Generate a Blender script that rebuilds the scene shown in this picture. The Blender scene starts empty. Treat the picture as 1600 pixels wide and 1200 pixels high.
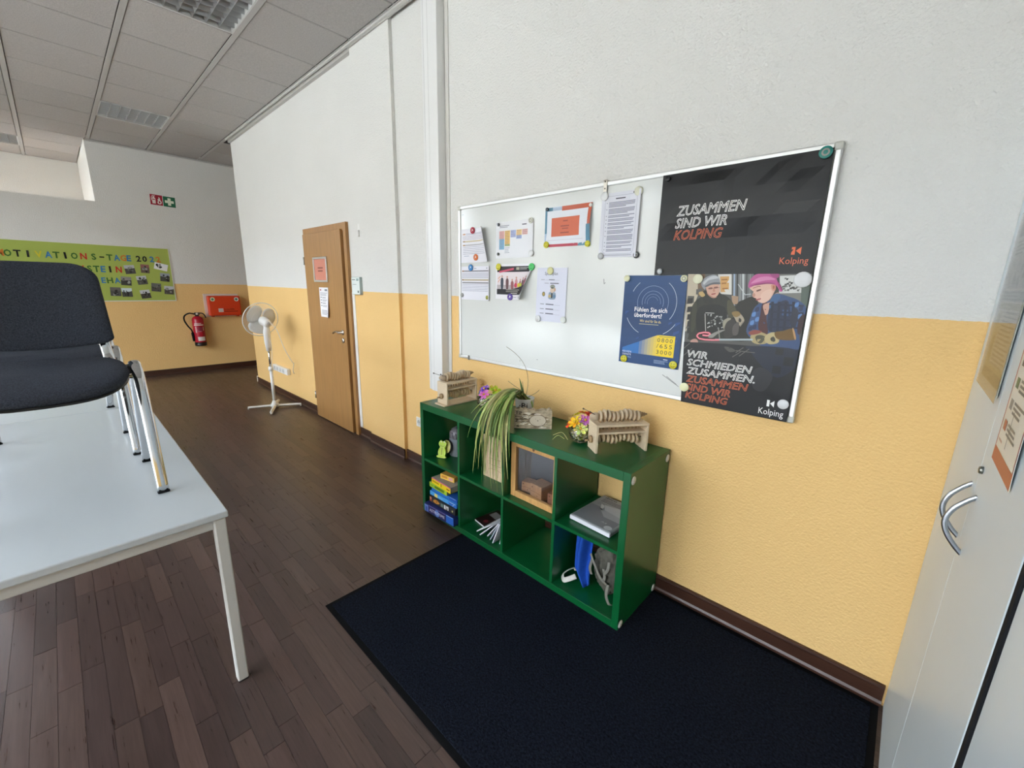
import bpy, bmesh, math, random
from mathutils import Vector, Matrix, noise as mnoise
random.seed(7)
C = bpy.context.scene.collection
SC = bpy.context.scene
PI = math.pi

# ------------------------------------------------------------------ camera, world, light, exposure
cam_d = bpy.data.cameras.new('camera')
cam_d.sensor_width = 36.0
cam_d.lens = 655.38 / 1600 * 36.0
cam_d.clip_start = 0.02
cam = bpy.data.objects.new('camera', cam_d)
C.objects.link(cam)
_r = Vector((0.72899, 0.68422, 0.02048)); _d = Vector((0.17032, -0.15233, -0.97354)); _f = Vector((-0.663, 0.71319, -0.22758))
cam.matrix_world = Matrix(((_r.x, -_d.x, -_f.x, 0.71498), (_r.y, -_d.y, -_f.y, -1.89178), (_r.z, -_d.z, -_f.z, 1.50659), (0, 0, 0, 1)))
SC.camera = cam

SKY = 9.0
w = bpy.data.worlds.new('overcast_sky')
SC.world = w
w.use_nodes = True
bg = w.node_tree.nodes['Background']
bg.inputs['Color'].default_value = (0.835, 0.935, 1.055, 1)
bg.inputs['Strength'].default_value = SKY

vs = SC.view_settings
vs.view_transform = 'Standard'
vs.look = 'None'
vs.exposure = 1.26
vs.gamma = 1.0
vs.use_curve_mapping = False
try:
    SC.cycles.use_denoising = True
    SC.cycles.denoiser = 'OPENIMAGEDENOISE'
    SC.cycles.max_bounces = 10
    SC.cycles.diffuse_bounces = 7
    SC.cycles.glossy_bounces = 4
    SC.cycles.transmission_bounces = 6
    SC.cycles.transparent_max_bounces = 10
    SC.cycles.sample_clamp_indirect = 8.0
    SC.cycles.caustics_reflective = False
    SC.cycles.caustics_refractive = False
except Exception:
    pass

WIN_Y = -5.6                       # inside face of the window wall
WINS = [(-6.4, -4.7), (-4.4, -2.7), (-2.4, -0.7), (-0.45, 1.25)]
WZ0, WZ1 = 0.12, 3.22
ALC = (-9.62, -8.08, -3.2)            # the window of the space beyond the far wall: x0, x1, y
for (a, b, wy) in [(p, q, WIN_Y) for p, q in WINS] + [ALC]:   # portals: they only tell the renderer where the sky shines in
    ld = bpy.data.lights.new('window_portal', 'AREA')
    ld.shape = 'RECTANGLE'; ld.size = b - a; ld.size_y = WZ1 - WZ0
    ld.cycles.is_portal = True
    lo = bpy.data.objects.new('window_portal', ld)
    lo.location = ((a + b) / 2, wy - 0.16, (WZ0 + WZ1) / 2)
    lo.rotation_euler = (PI / 2, 0, 0)
    C.objects.link(lo)

# ------------------------------------------------------------------ colour and materials
def lin(c):
    if isinstance(c, str):
        c = c.lstrip('#'); c = tuple(int(c[i:i + 2], 16) / 255 for i in (0, 2, 4))
        return tuple(x / 12.92 if x <= 0.04045 else ((x + 0.055) / 1.055) ** 2.4 for x in c)
    return tuple(c)

_mats = {}
def mat(name, rough=0.5, metal=0.0, col=None, coat=0.0, spec=0.5, nscale=0, namp=0.0, nstretch=(1, 1, 1),
        bscale=0, bstr=0.0, bdist=0.002, trans=0.0, alpha=1.0, rnd=0.0, rvar=0.0, bstretch=(1, 1, 1)):
    """Principled material; colour from the mesh's printed/painted colours ('Col') unless col is given;
    object-space noise varies colour (namp), roughness (rvar) and adds fine relief (bstr)."""
    if name in _mats: return _mats[name]
    m = bpy.data.materials.new(name); m.use_nodes = True
    nt = m.node_tree; N = nt.nodes; L = nt.links
    p = N['Principled BSDF']
    p.inputs['Roughness'].default_value = rough
    p.inputs['Metallic'].default_value = metal
    p.inputs['Specular IOR Level'].default_value = spec
    p.inputs['Coat Weight'].default_value = coat
    p.inputs['Coat Roughness'].default_value = 0.08
    p.inputs['Transmission Weight'].default_value = trans
    p.inputs['Alpha'].default_value = alpha
    if col is not None:
        rgb = N.new('ShaderNodeRGB'); rgb.outputs[0].default_value = (*lin(col), 1); src = rgb.outputs[0]
    else:
        at = N.new('ShaderNodeAttribute'); at.attribute_name = 'Col'; src = at.outputs['Color']
    tc = N.new('ShaderNodeTexCoord')
    if namp > 0 or rvar > 0:
        mp = N.new('ShaderNodeMapping'); mp.inputs['Scale'].default_value = nstretch
        L.new(tc.outputs['Object'], mp.inputs['Vector'])
        nz = N.new('ShaderNodeTexNoise'); nz.inputs['Scale'].default_value = nscale
        nz.inputs['Detail'].default_value = 5; nz.inputs['Roughness'].default_value = 0.62
        if rnd > 0:
            oi = N.new('ShaderNodeObjectInfo'); va = N.new('ShaderNodeVectorMath'); va.operation = 'SCALE'
            cb = N.new('ShaderNodeCombineXYZ')
            for k in range(3): L.new(oi.outputs['Random'], cb.inputs[k])
            va.inputs['Scale'].default_value = 40.0
            L.new(cb.outputs[0], va.inputs[0])
            ad = N.new('ShaderNodeVectorMath'); ad.operation = 'ADD'
            L.new(mp.outputs[0], ad.inputs[0]); L.new(va.outputs[0], ad.inputs[1])
            L.new(ad.outputs[0], nz.inputs['Vector'])
        else:
            L.new(mp.outputs[0], nz.inputs['Vector'])
        mr = N.new('ShaderNodeMapRange')
        mr.inputs['From Min'].default_value = 0.28; mr.inputs['From Max'].default_value = 0.72
        mr.inputs['To Min'].default_value = 1 - namp; mr.inputs['To Max'].default_value = 1 + namp
        L.new(nz.outputs['Fac'], mr.inputs['Value'])
        sc = N.new('ShaderNodeVectorMath'); sc.operation = 'SCALE'
        L.new(src, sc.inputs[0]); L.new(mr.outputs[0], sc.inputs['Scale'])
        src = sc.outputs[0]
        if rnd > 0:
            mr2 = N.new('ShaderNodeMapRange'); mr2.inputs['To Min'].default_value = 1 - rnd; mr2.inputs['To Max'].default_value = 1 + rnd
            L.new(oi.outputs['Random'], mr2.inputs['Value'])
            s2 = N.new('ShaderNodeVectorMath'); s2.operation = 'SCALE'
            L.new(src, s2.inputs[0]); L.new(mr2.outputs[0], s2.inputs['Scale']); src = s2.outputs[0]
        if rvar > 0:
            mr3 = N.new('ShaderNodeMapRange')
            mr3.inputs['From Min'].default_value = 0.3; mr3.inputs['From Max'].default_value = 0.7
            mr3.inputs['To Min'].default_value = rough - rvar; mr3.inputs['To Max'].default_value = rough + rvar
            L.new(nz.outputs['Fac'], mr3.inputs['Value']); L.new(mr3.outputs[0], p.inputs['Roughness'])
    L.new(src, p.inputs['Base Color'])
    if bstr > 0:
        mp2 = N.new('ShaderNodeMapping'); mp2.inputs['Scale'].default_value = bstretch
        L.new(tc.outputs['Object'], mp2.inputs['Vector'])
        nb = N.new('ShaderNodeTexNoise'); nb.inputs['Scale'].default_value = bscale; nb.inputs['Detail'].default_value = 3
        L.new(mp2.outputs[0], nb.inputs['Vector'])
        bp = N.new('ShaderNodeBump'); bp.inputs['Strength'].default_value = bstr; bp.inputs['Distance'].default_value = bdist
        L.new(nb.outputs['Fac'], bp.inputs['Height']); L.new(bp.outputs['Normal'], p.inputs['Normal'])
    _mats[name] = m
    return m

WALL_WHITE = (0.755, 0.748, 0.72); WALL_YELLOW = (0.855, 0.565, 0.235); PAINT_Z = 1.431
def wall_mat():
    """woodchip wallpaper, white above and yellow below a painted line at PAINT_Z (a real two-tone paint job)"""
    m = mat('woodchip_wall', rough=0.75, col='#ffffff', spec=0.25, bscale=105, bstr=0.9, bdist=0.006)
    nt = m.node_tree; N = nt.nodes; L = nt.links
    tc = N.new('ShaderNodeTexCoord'); sp = N.new('ShaderNodeSeparateXYZ'); L.new(tc.outputs['Object'], sp.inputs[0])
    nz = N.new('ShaderNodeTexNoise'); nz.inputs['Scale'].default_value = 45; L.new(tc.outputs['Object'], nz.inputs['Vector'])
    mu = N.new('ShaderNodeMath'); mu.operation = 'MULTIPLY_ADD'; mu.inputs[1].default_value = 0.006; L.new(nz.outputs['Fac'], mu.inputs[0]); L.new(sp.outputs['Z'], mu.inputs[2])
    gt = N.new('ShaderNodeMath'); gt.operation = 'GREATER_THAN'; gt.inputs[1].default_value = PAINT_Z + 0.003; L.new(mu.outputs[0], gt.inputs[0])
    n2 = N.new('ShaderNodeTexNoise'); n2.inputs['Scale'].default_value = 1.3; n2.inputs['Detail'].default_value = 4; L.new(tc.outputs['Object'], n2.inputs['Vector'])
    mr = N.new('ShaderNodeMapRange'); mr.inputs['To Min'].default_value = 0.94; mr.inputs['To Max'].default_value = 1.04; L.new(n2.outputs['Fac'], mr.inputs['Value'])
    mx = N.new('ShaderNodeMix'); mx.data_type = 'RGBA'
    mx.inputs['A'].default_value = (*WALL_YELLOW, 1); mx.inputs['B'].default_value = (*WALL_WHITE, 1)
    L.new(gt.outputs[0], mx.inputs['Factor'])
    sc = N.new('ShaderNodeVectorMath'); sc.operation = 'SCALE'; L.new(mx.outputs['Result'], sc.inputs[0]); L.new(mr.outputs[0], sc.inputs['Scale'])
    L.new(sc.outputs[0], N['Principled BSDF'].inputs['Base Color'])
    return m

def glass_mat(name, tint=(1, 1, 1), gloss=0.06):
    """thin clear pane: mostly see-through with a mirror-like share that grows at grazing angles"""
    m = bpy.data.materials.new(name); m.use_nodes = True
    nt = m.node_tree; N = nt.nodes; L = nt.links
    N.remove(N['Principled BSDF']); out = N['Material Output']
    tr = N.new('ShaderNodeBsdfTransparent'); tr.inputs['Color'].default_value = (*tint, 1)
    gl = N.new('ShaderNodeBsdfGlossy'); gl.inputs['Roughness'].default_value = 0.02
    fr = N.new('ShaderNodeLayerWeight'); fr.inputs['Blend'].default_value = 0.22
    mu = N.new('ShaderNodeMath'); mu.operation = 'MULTIPLY_ADD'; mu.inputs[1].default_value = 0.7; mu.inputs[2].default_value = gloss
    L.new(fr.outputs['Fresnel'], mu.inputs[0])
    mx = N.new('ShaderNodeMixShader'); L.new(mu.outputs[0], mx.inputs[0]); L.new(tr.outputs[0], mx.inputs[1]); L.new(gl.outputs[0], mx.inputs[2])
    L.new(mx.outputs[0], out.inputs['Surface'])
    return m

M_WALL = wall_mat()
M_PRINT = mat('printed_paper', rough=0.55, spec=0.3)
M_GLOSSP = mat('glossy_print', rough=0.33, spec=0.28)
M_PLASTIC = mat('plastic', rough=0.35)
M_MATTE = mat('matte_paint', rough=0.7, spec=0.3)
M_CHROME = mat('chrome', rough=0.07, metal=1.0)
M_STEEL = mat('brushed_steel', rough=0.28, metal=1.0, nscale=200, namp=0.05)
M_ALU = mat('anodised_aluminium', rough=0.35, metal=0.7)
M_FABRIC = mat('woven_fabric', rough=0.95, spec=0.2, nscale=260, namp=0.55, bscale=500, bstr=0.6, bdist=0.001)
M_CLOTH = mat('soft_cloth', rough=0.9, spec=0.2, nscale=60, namp=0.12, bscale=300, bstr=0.2, bdist=0.001)
M_LAMINATE = mat('white_laminate', rough=0.3, nscale=2.2, namp=0.025, nstretch=(1, 3, 1))
M_CABINET = mat('cabinet_laminate', rough=0.36, spec=0.32, nscale=2, namp=0.015, bscale=400, bstr=0.05, bdist=0.0005)
M_GREEN = mat('green_lacquer', rough=0.3, nscale=8, namp=0.05, bscale=160, bstr=0.06, bdist=0.001)
M_OAK = mat('oak_veneer', rough=0.42, nscale=5, namp=0.13, nstretch=(14, 14, 0.6))
M_PINE = mat('pine_wood', rough=0.5, nscale=9, namp=0.16, nstretch=(8, 8, 1.2))
M_TOYWOOD = mat('plywood', rough=0.6, nscale=30, namp=0.07, nstretch=(1, 1, 4))
M_BARK = mat('birch_bark', rough=0.85, nscale=42, namp=0.45, nstretch=(1, 1, 2.5), bscale=60, bstr=0.8, bdist=0.006)
M_FLOOR = mat('vinyl_plank', rough=0.33, spec=0.55, nscale=6, namp=0.24, nstretch=(1.0, 18, 1), rnd=0.10, rvar=0.07, bscale=40, bstr=0.06, bdist=0.001, bstretch=(1, 12, 1))
M_BASE = mat('brown_plastic_skirting', rough=0.35, nscale=3, namp=0.18, nstretch=(1, 1, 14))
M_TILE = mat('mineral_tile', rough=0.95, spec=0.1, nscale=95, namp=0.13, rnd=0.03, bscale=120, bstr=0.5, bdist=0.004)
M_RAIL = mat('ceiling_rail', rough=0.5)
M_MAT = mat('mat_pile', rough=1.0, spec=0.05, nscale=120, namp=0.95, bscale=160, bstr=1.0, bdist=0.006)
M_RUBBER = mat('black_rubber', rough=0.85, spec=0.15, nscale=80, namp=0.1)
M_BOARD = mat('enamel_board', rough=0.14, spec=0.55, nscale=2, namp=0.015, bscale=9, bstr=0.05, bdist=0.002)
M_LEAF = mat('leaf_green', rough=0.5, nscale=25, namp=0.25, nstretch=(1, 1, 1), rnd=0.25)
M_CERAMIC = mat('ceramic', rough=0.25)
M_PETAL = mat('silk_petal', rough=0.8, nscale=60, namp=0.1)
M_LOUVRE = mat('louvre_aluminium', rough=0.34, metal=0.85, col='#b4b5b6')
M_GLASS = glass_mat('clear_glass')
M_FILM = glass_mat('clear_film', gloss=0.03)
M_CONCRETE = mat('outdoor_plaster', rough=0.9, nscale=2, namp=0.1)

# ------------------------------------------------------------------ mesh builder
_txt = {}
def text_geo(s, outline=0.0, shear=0.0, space=1.0, bold=0.0):
    key = (s, outline, shear, space, bold)
    if key in _txt: return _txt[key]
    cu = bpy.data.curves.new('lettering', 'FONT'); cu.body = s; cu.size = 1.0; cu.shear = shear; cu.resolution_u = 2
    cu.space_character = space; cu.offset = bold
    if outline > 0:
        cu.fill_mode = 'NONE'; cu.bevel_depth = outline; cu.bevel_resolution = 0
    o = bpy.data.objects.new('lettering', cu)
    me = o.to_mesh()
    V = [tuple(v.co) for v in me.vertices]; F = [tuple(p.vertices) for p in me.polygons]
    o.to_mesh_clear(); bpy.data.objects.remove(o); bpy.data.curves.remove(cu)
    x0 = min(v[0] for v in V); x1 = max(v[0] for v in V); y0 = min(v[1] for v in V); y1 = max(v[1] for v in V)
    V = [((v[0] - x0) / (x1 - x0), (v[1] - y0) / (y1 - y0), v[2] / (x1 - x0) * 0.05) for v in V]
    _txt[key] = (V, F, (x1 - x0) / (y1 - y0))
    return _txt[key]

LV = 0.0003      # one printed layer above the next
class B:
    def __init__(s): s.v = []; s.f = []; s.c = []; s.s = []; s.M = Matrix()
    def add(s, V, F, col, smooth=False):
        n = len(s.v); col = lin(col); M = s.M
        s.v += [tuple(M @ Vector(p)) for p in V]
        flip = M.determinant() < 0
        for f in F:
            f = [i + n for i in f]
            s.f.append(f[::-1] if flip else f); s.c.append(col); s.s.append(smooth)
        return s
    def box(s, x0, x1, y0, y1, z0, z1, col, bev=0.0, seg=2):
        if bev > 0:
            bm = bmesh.new(); bmesh.ops.create_cube(bm, size=1)
            for v in bm.verts:
                v.co = Vector(((x0 + x1) / 2 + v.co.x * (x1 - x0), (y0 + y1) / 2 + v.co.y * (y1 - y0), (z0 + z1) / 2 + v.co.z * (z1 - z0)))
            bmesh.ops.bevel(bm, geom=bm.edges[:], offset=min(bev, 0.49 * min(abs(x1 - x0), abs(y1 - y0), abs(z1 - z0))), segments=seg, affect='EDGES', profile=0.5)
            bm.verts.index_update()
            V = [tuple(v.co) for v in bm.verts]; F = [[v.index for v in f.verts] for f in bm.faces]; bm.free()
            return s.add(V, F, col, False)
        V = [(x0, y0, z0), (x1, y0, z0), (x1, y1, z0), (x0, y1, z0), (x0, y0, z1), (x1, y0, z1), (x1, y1, z1), (x0, y1, z1)]
        return s.add(V, [(0, 3, 2, 1), (4, 5, 6, 7), (0, 1, 5, 4), (1, 2, 6, 5), (2, 3, 7, 6), (3, 0, 4, 7)], col)
    def tube(s, pts, r, col, n=8, asp=1.0, up=(0, 0, 1), smooth=True, caps=True):
        pts = [Vector(p) for p in pts]; k = len(pts); V = []; F = []
        rs = r if isinstance(r, (list, tuple)) else [r] * k
        side = None
        for i, p in enumerate(pts):
            t = (pts[min(i + 1, k - 1)] - pts[max(i - 1, 0)]).normalized()
            if side is None:
                a = Vector(up)
                if abs(a.dot(t)) > 0.95: a = Vector((1, 0, 0)) if abs(t.x) < 0.9 else Vector((0, 1, 0))
                side = a.cross(t).normalized()
            else:
                side = (side - t * side.dot(t)).normalized()
            b = t.cross(side)
            for j in range(n):
                a = 2 * PI * j / n
                V.append(tuple(p + side * math.cos(a) * rs[i] + b * math.sin(a) * rs[i] * asp))
        for i in range(k - 1):
            for j in range(n):
                F.append((i * n + j, i * n + (j + 1) % n, (i + 1) * n + (j + 1) % n, (i + 1) * n + j))
        if caps: F += [tuple(range(n))[::-1], tuple(range((k - 1) * n, k * n))]
        return s.add(V, F, col, smooth)
    def lathe(s, prof, col, n=24, c=(0, 0, 0), smooth=True):
        V = []; F = []; k = len(prof)
        for r, z in prof:
            for j in range(n):
                a = 2 * PI * j / n
                V.append((c[0] + r * math.cos(a), c[1] + r * math.sin(a), c[2] + z))
        for i in range(k - 1):
            for j in range(n):
                F.append((i * n + j, i * n + (j + 1) % n, (i + 1) * n + (j + 1) % n, (i + 1) * n + j))
        F += [tuple(range(n))[::-1], tuple(range((k - 1) * n, k * n))]
        return s.add(V, F, col, smooth)
    def prism(s, P, h0, h1, col, smooth=False):
        n = len(P); V = [(x, y, h0) for x, y in P] + [(x, y, h1) for x, y in P]
        ar = sum(P[i][0] * P[(i + 1) % n][1] - P[(i + 1) % n][0] * P[i][1] for i in range(n))
        F = [tuple(range(n))[::-1], tuple(range(n, 2 * n))] + [(i, (i + 1) % n, n + (i + 1) % n, n + i) for i in range(n)]
        if ar < 0: F = [f[::-1] for f in F]
        return s.add(V, F, col, smooth)
    def ell(s, c, r, col, nu=12, nv=8):
        V = []; F = []
        for i in range(nv + 1):
            t = PI * i / nv
            for j in range(nu):
                a = 2 * PI * j / nu
                V.append((c[0] + r[0] * math.sin(t) * math.cos(a), c[1] + r[1] * math.sin(t) * math.sin(a), c[2] - r[2] * math.cos(t)))
        for i in range(nv):
            for j in range(nu):
                F.append((i * nu + j, i * nu + (j + 1) % nu, (i + 1) * nu + (j + 1) % nu, (i + 1) * nu + j))
        return s.add(V, F, col, True)
    # flat print in the local xy plane, lifted lvl layers
    def flat(s, P, lvl, col, z=0.0):
        n = len(P); ar = sum(P[i][0] * P[(i + 1) % n][1] - P[(i + 1) % n][0] * P[i][1] for i in range(n))
        f = tuple(range(n)) if ar > 0 else tuple(range(n))[::-1]
        return s.add([(x, y, z + lvl * LV) for x, y in P], [f], col)
    def rect(s, x0, y0, x1, y1, lvl, col, z=0.0): return s.flat([(x0, y0), (x1, y0), (x1, y1), (x0, y1)], lvl, col, z)
    def disc(s, x, y, rx, lvl, col, ry=None, n=20, z=0.0):
        ry = ry or rx
        return s.flat([(x + rx * math.cos(2 * PI * i / n), y + ry * math.sin(2 * PI * i / n)) for i in range(n)], lvl, col, z)
    def arc(s, x, y, r, a0, a1, wd, lvl, col, n=24):
        A = [math.radians(a0 + (a1 - a0) * i / n) for i in range(n + 1)]
        for i in range(n):
            s.flat([(x + (r - wd) * math.cos(A[i]), y + (r - wd) * math.sin(A[i])), (x + r * math.cos(A[i]), y + r * math.sin(A[i])),
                    (x + r * math.cos(A[i + 1]), y + r * math.sin(A[i + 1])), (x + (r - wd) * math.cos(A[i + 1]), y + (r - wd) * math.sin(A[i + 1]))], lvl, col)
        return s
    def stroke(s, P, wd, lvl, col):
        for (x0, y0), (x1, y1) in zip(P[:-1], P[1:]):
            d = Vector((x1 - x0, y1 - y0)); n = Vector((-d.y, d.x)).normalized() * wd / 2
            s.flat([(x0 - n.x, y0 - n.y), (x1 - n.x, y1 - n.y), (x1 + n.x, y1 + n.y), (x0 + n.x, y0 + n.y)], lvl, col)
        return s
    def text(s, t, x, y, h=None, wd=None, lvl=2, col='#000000', anchor='l', outline=0.0, shear=0.0, space=1.0, z=0.0, bold=0.0):
        V, F, asp = text_geo(t, outline, shear, space, bold)
        if h is None: h = wd / asp
        if wd is None: wd = h * asp
        ox = {'l': 0, 'c': -wd / 2, 'r': -wd}[anchor]
        return s.add([(x + ox + a * wd, y + b * h, z + lvl * LV + c * wd) for a, b, c in V], F, col)
    def lines(s, x0, x1, y, n, dy, th, lvl, col, ragged=0.3, seed=1):
        """rows of print too small to read"""
        R = random.Random(seed)
        for i in range(n):
            e = x1 - (x1 - x0) * ragged * R.random()
            s.rect(x0, y - i * dy - th, e, y - i * dy, lvl, col)
        return s
    def sheet(s, wd, ht, col, th=0.0006):
        s.box(0, wd, 0, ht, -th, 0, col); s.rect(0, 0, wd, ht, 0.3, col); return s
    def build(s, name, m, parent=None, loc=None, rot=None, mtx=None, cuts=None, bend=None, kind=None, label=None):
        me = bpy.data.meshes.new(name)
        me.from_pydata(s.v, [], s.f)
        at = me.attributes.new('Col', 'FLOAT_COLOR', 'CORNER')
        arr = []
        for f, c in zip(s.f, s.c): arr += [c[0], c[1], c[2], 1.0] * len(f)
        at.data.foreach_set('color', arr)
        me.polygons.foreach_set('use_smooth', s.s)
        if cuts and bend:
            bend, cuts = facet(bend, cuts)
            bm = bmesh.new(); bm.from_mesh(me)
            for ax, vals in cuts:
                no = {'x': Vector((1, 0, 0)), 'y': Vector((0, 1, 0)), 'd': Vector((1, -1, 0))}[ax]
                if ax == 'd':
                    bmesh.ops.bisect_plane(bm, geom=bm.verts[:] + bm.edges[:] + bm.faces[:], plane_co=Vector((q, 0, 0)), plane_no=no.normalized(), dist=1e-6); continue
                for q in vals:
                    bmesh.ops.bisect_plane(bm, geom=bm.verts[:] + bm.edges[:] + bm.faces[:], plane_co=no * q, plane_no=no, dist=1e-6)
            for v in bm.verts: v.co = Vector(bend(v.co.x, v.co.y, v.co.z))
            bm.to_mesh(me); bm.free()
        me.materials.append(m)
        me.update()
        o = bpy.data.objects.new(name, me); C.objects.link(o)
        if parent: o.parent = parent
        if mtx is not None: o.matrix_basis = mtx
        if loc is not None: o.location = loc
        if rot is not None: o.rotation_euler = rot
        if kind: o['kind'] = kind
        if label: o['label'] = label
        return o

def facet(fn, st):
    """turn a smooth bend into one that is flat inside each triangle of a grid of pitch st,
    so that print layers lying on the sheet stay exactly parallel to it"""
    def off(i, j): 
        a = Vector(fn(i * st, j * st, 0.0)); return a - Vector((i * st, j * st, 0.0))
    memo = {}
    def O(i, j):
        if (i, j) not in memo: memo[(i, j)] = off(i, j)
        return memo[(i, j)]
    def g(x, y, z):
        i, j = math.floor(x / st + 1e-7), math.floor(y / st + 1e-7); fx, fy = x / st - i, y / st - j
        a, b_, c, d = O(i, j), O(i + 1, j), O(i + 1, j + 1), O(i, j + 1)
        v = a + (b_ - a) * fx + (c - b_) * fy if fx >= fy else a + (c - d) * fx + (d - a) * fy
        return (x + v.x, y + v.y, z + v.z)
    R_ = range(-25, 26)
    return g, [('x', [st * k for k in range(0, 26)]), ('y', [st * k for k in range(0, 26)]), ('d', [st * k for k in R_])]

def tag(o, label, cat, group=None):
    o['label'] = label; o['category'] = cat
    if group: o['group'] = group
    return o
def thing(name, label, cat, loc=(0, 0, 0), rot=(0, 0, 0), group=None):
    o = bpy.data.objects.new(name, None); o.empty_display_size = 0.05
    o.location = loc; o.rotation_euler = rot; C.objects.link(o)
    return tag(o, label, cat, group)
def copy_tree(o, parent=None):
    c = o.copy(); C.objects.link(c); c.parent = parent
    for ch in o.children: copy_tree(ch, c)
    return c
def bez(P, n=10):
    P = [Vector(p) for p in P]; out = []
    for i in range(n + 1):
        t = i / n; Q = P[:]
        while len(Q) > 1: Q = [Q[k].lerp(Q[k + 1], t) for k in range(len(Q) - 1)]
        out.append(Q[0])
    return out
def smoothpath(P, n=6):
    P = [Vector(p) for p in P]; out = []
    for i in range(len(P) - 1):
        a, b, c, d = P[max(i - 1, 0)], P[i], P[i + 1], P[min(i + 2, len(P) - 1)]
        for k in range(n):
            t = k / n
            out.append(0.5 * ((2 * b) + (c - a) * t + (2 * a - 5 * b + 4 * c - d) * t * t + (3 * b - a - 3 * c + d) * t ** 3))
    return out + [P[-1]]
def closed(P, n=4):
    """smooth closed outline through 2D points"""
    k = len(P); out = []
    for i in range(k):
        a, b, c, d = (Vector(P[(i + j) % k]) for j in (-1, 0, 1, 2))
        for q in range(n):
            t = q / n
            r = 0.5 * ((2 * b) + (c - a) * t + (2 * a - 5 * b + 4 * c - d) * t * t + (3 * b - a - 3 * c + d) * t ** 3)
            out.append((r.x, r.y))
    return out
RX = lambda a: Matrix.Rotation(a, 4, 'X')
RY = lambda a: Matrix.Rotation(a, 4, 'Y')
RZ = lambda a: Matrix.Rotation(a, 4, 'Z')
TR = lambda *p: Matrix.Translation(p)

# ------------------------------------------------------------------ the room
def struct(b, name, m, **k): return b.build(name, m, kind='structure', **k)
ZC = 3.33
W_ = '#ffffff'

floor = struct(B().box(-9.75, 1.36, -5.75, 1.6, -0.08, -0.003, '#3a2c28'), 'floor', mat('floor_screed', rough=0.8))
PL_COL = ['#4b3a35', '#443531', '#503f39', '#40322e', '#4a3a34']
_pl = {}
for li, ln in enumerate((0.36, 0.46, 0.58)):
    for ci, c in enumerate(PL_COL):
        o = B().box(0.0008, ln - 0.0008, 0.0005, 0.0645, -0.003, 0.0, c).build('plank', M_FLOOR)
        _pl[(li, ci)] = o.data; bpy.data.objects.remove(o)
rest = B(); near = []
y = -5.75; row = 0
while y < 1.6:
    x = -9.75 - random.random() * 0.4; row += 1
    while x < 1.36:
        li = random.choice((0, 1, 2)); ln = (0.36, 0.46, 0.58)[li]; ci = random.randrange(5)
        if x > -9.75 and x + ln < 1.36:
            cx, cy = x + ln / 2, y + 0.0325
            hid = (cx > -1.0 and cy > -1.2) or y > 0.03
            d = math.hypot(cx - 0.71, cy + 1.89)
            fw = (cx - 0.715) * -0.663 + (cy + 1.892) * 0.713
            sd = (cx - 0.715) * 0.729 + (cy + 1.892) * 0.684
            seen = fw > 0.3 and abs(sd) < 1.35 * fw and y > -2.75
            if seen and not hid: near.append((d, x, y, li, ci))
            else: rest.box(x + 0.0008, x + ln - 0.0008, y + 0.0005, y + 0.0645, -0.003, 0.0, PL_COL[ci])
        else:
            a, b_ = max(x, -9.75), min(x + ln, 1.36)
            if b_ - a > 0.01: rest.box(a + 0.0008, b_ - 0.0008, y + 0.0005, y + 0.0645, -0.003, 0.0, PL_COL[ci])
        x += ln
    y += 0.065
near.sort()
for k, (d, x, y, li, ci) in enumerate(near):
    if k < 298:
        o = bpy.data.objects.new('plank', _pl[(li, ci)]); C.objects.link(o); o.parent = floor; o.location = (x, y, 0)
    else:
        ln = (0.36, 0.46, 0.58)[li]
        rest.box(x + 0.0008, x + ln - 0.0008, y + 0.0005, y + 0.0645, -0.003, 0.0, PL_COL[ci])
rest.build('far_planks', M_FLOOR, floor, kind='stuff')

wb = B()
wb.box(-1.76, 1.36, 0, 0.25, 0, 3.42, W_).box(-2.31, -1.76, 0.03, 0.25, 0, 3.42, W_).box(-2.89, -2.31, 0.002, 0.25, 0, 3.42, W_)
wb.box(-3.15, -2.89, 0.03, 0.25, 0, 3.42, W_).box(-4.12, -3.15, 0.03, 0.25, 2.045, 3.42, W_).box(-6.33, -4.12, 0.03, 0.25, 0, 3.42, W_)
struct(wb, 'wall_right', M_WALL)
struct(B().box(-6.33, -6.08, 0.25, 1.6, 0, 3.42, W_), 'wall_niche_end', M_WALL)
struct(B().box(-7.97, -6.08, 1.6, 1.75, 0, 3.42, W_), 'wall_niche_back', M_WALL)
struct(B().box(-7.97, -7.85, -1.31, 1.6, 0, 3.42, W_).box(-7.97, -7.85, -5.6, -1.31, 0, 2.54, W_), 'wall_far', M_WALL)
struct(B().box(-9.75, -7.97, -1.31, -1.19, 0, 3.42, W_), 'wall_alcove_side', M_WALL)
struct(B().box(-9.87, -9.75, -5.75, -1.19, 0, 3.42, W_), 'wall_alcove_back', M_WALL)
struct(B().box(1.36, 1.5, -5.75, 0.25, 0, 3.42, W_), 'wall_back', M_WALL)
wl = B(); xs = [-7.97] + [q for p in WINS for q in p] + [1.36]
for i in range(0, len(xs), 2): wl.box(xs[i], xs[i + 1], -5.75, WIN_Y, 0, 3.42, W_)
for (a, b_) in WINS: wl.box(a, b_, -5.75, WIN_Y, 0, WZ0, W_).box(a, b_, -5.75, WIN_Y, WZ1, 3.42, W_)
struct(wl, 'wall_left', M_WALL)
struct(B().box(-9.75, ALC[0], ALC[2] - 0.15, ALC[2], 0, 3.42, W_).box(ALC[1], -7.97, ALC[2] - 0.15, ALC[2], 0, 3.42, W_).box(ALC[0], ALC[1], ALC[2] - 0.15, ALC[2], 0, WZ0, W_).box(ALC[0], ALC[1], ALC[2] - 0.15, ALC[2], WZ1, 3.42, W_), 'wall_alcove_left', M_WALL)
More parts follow.
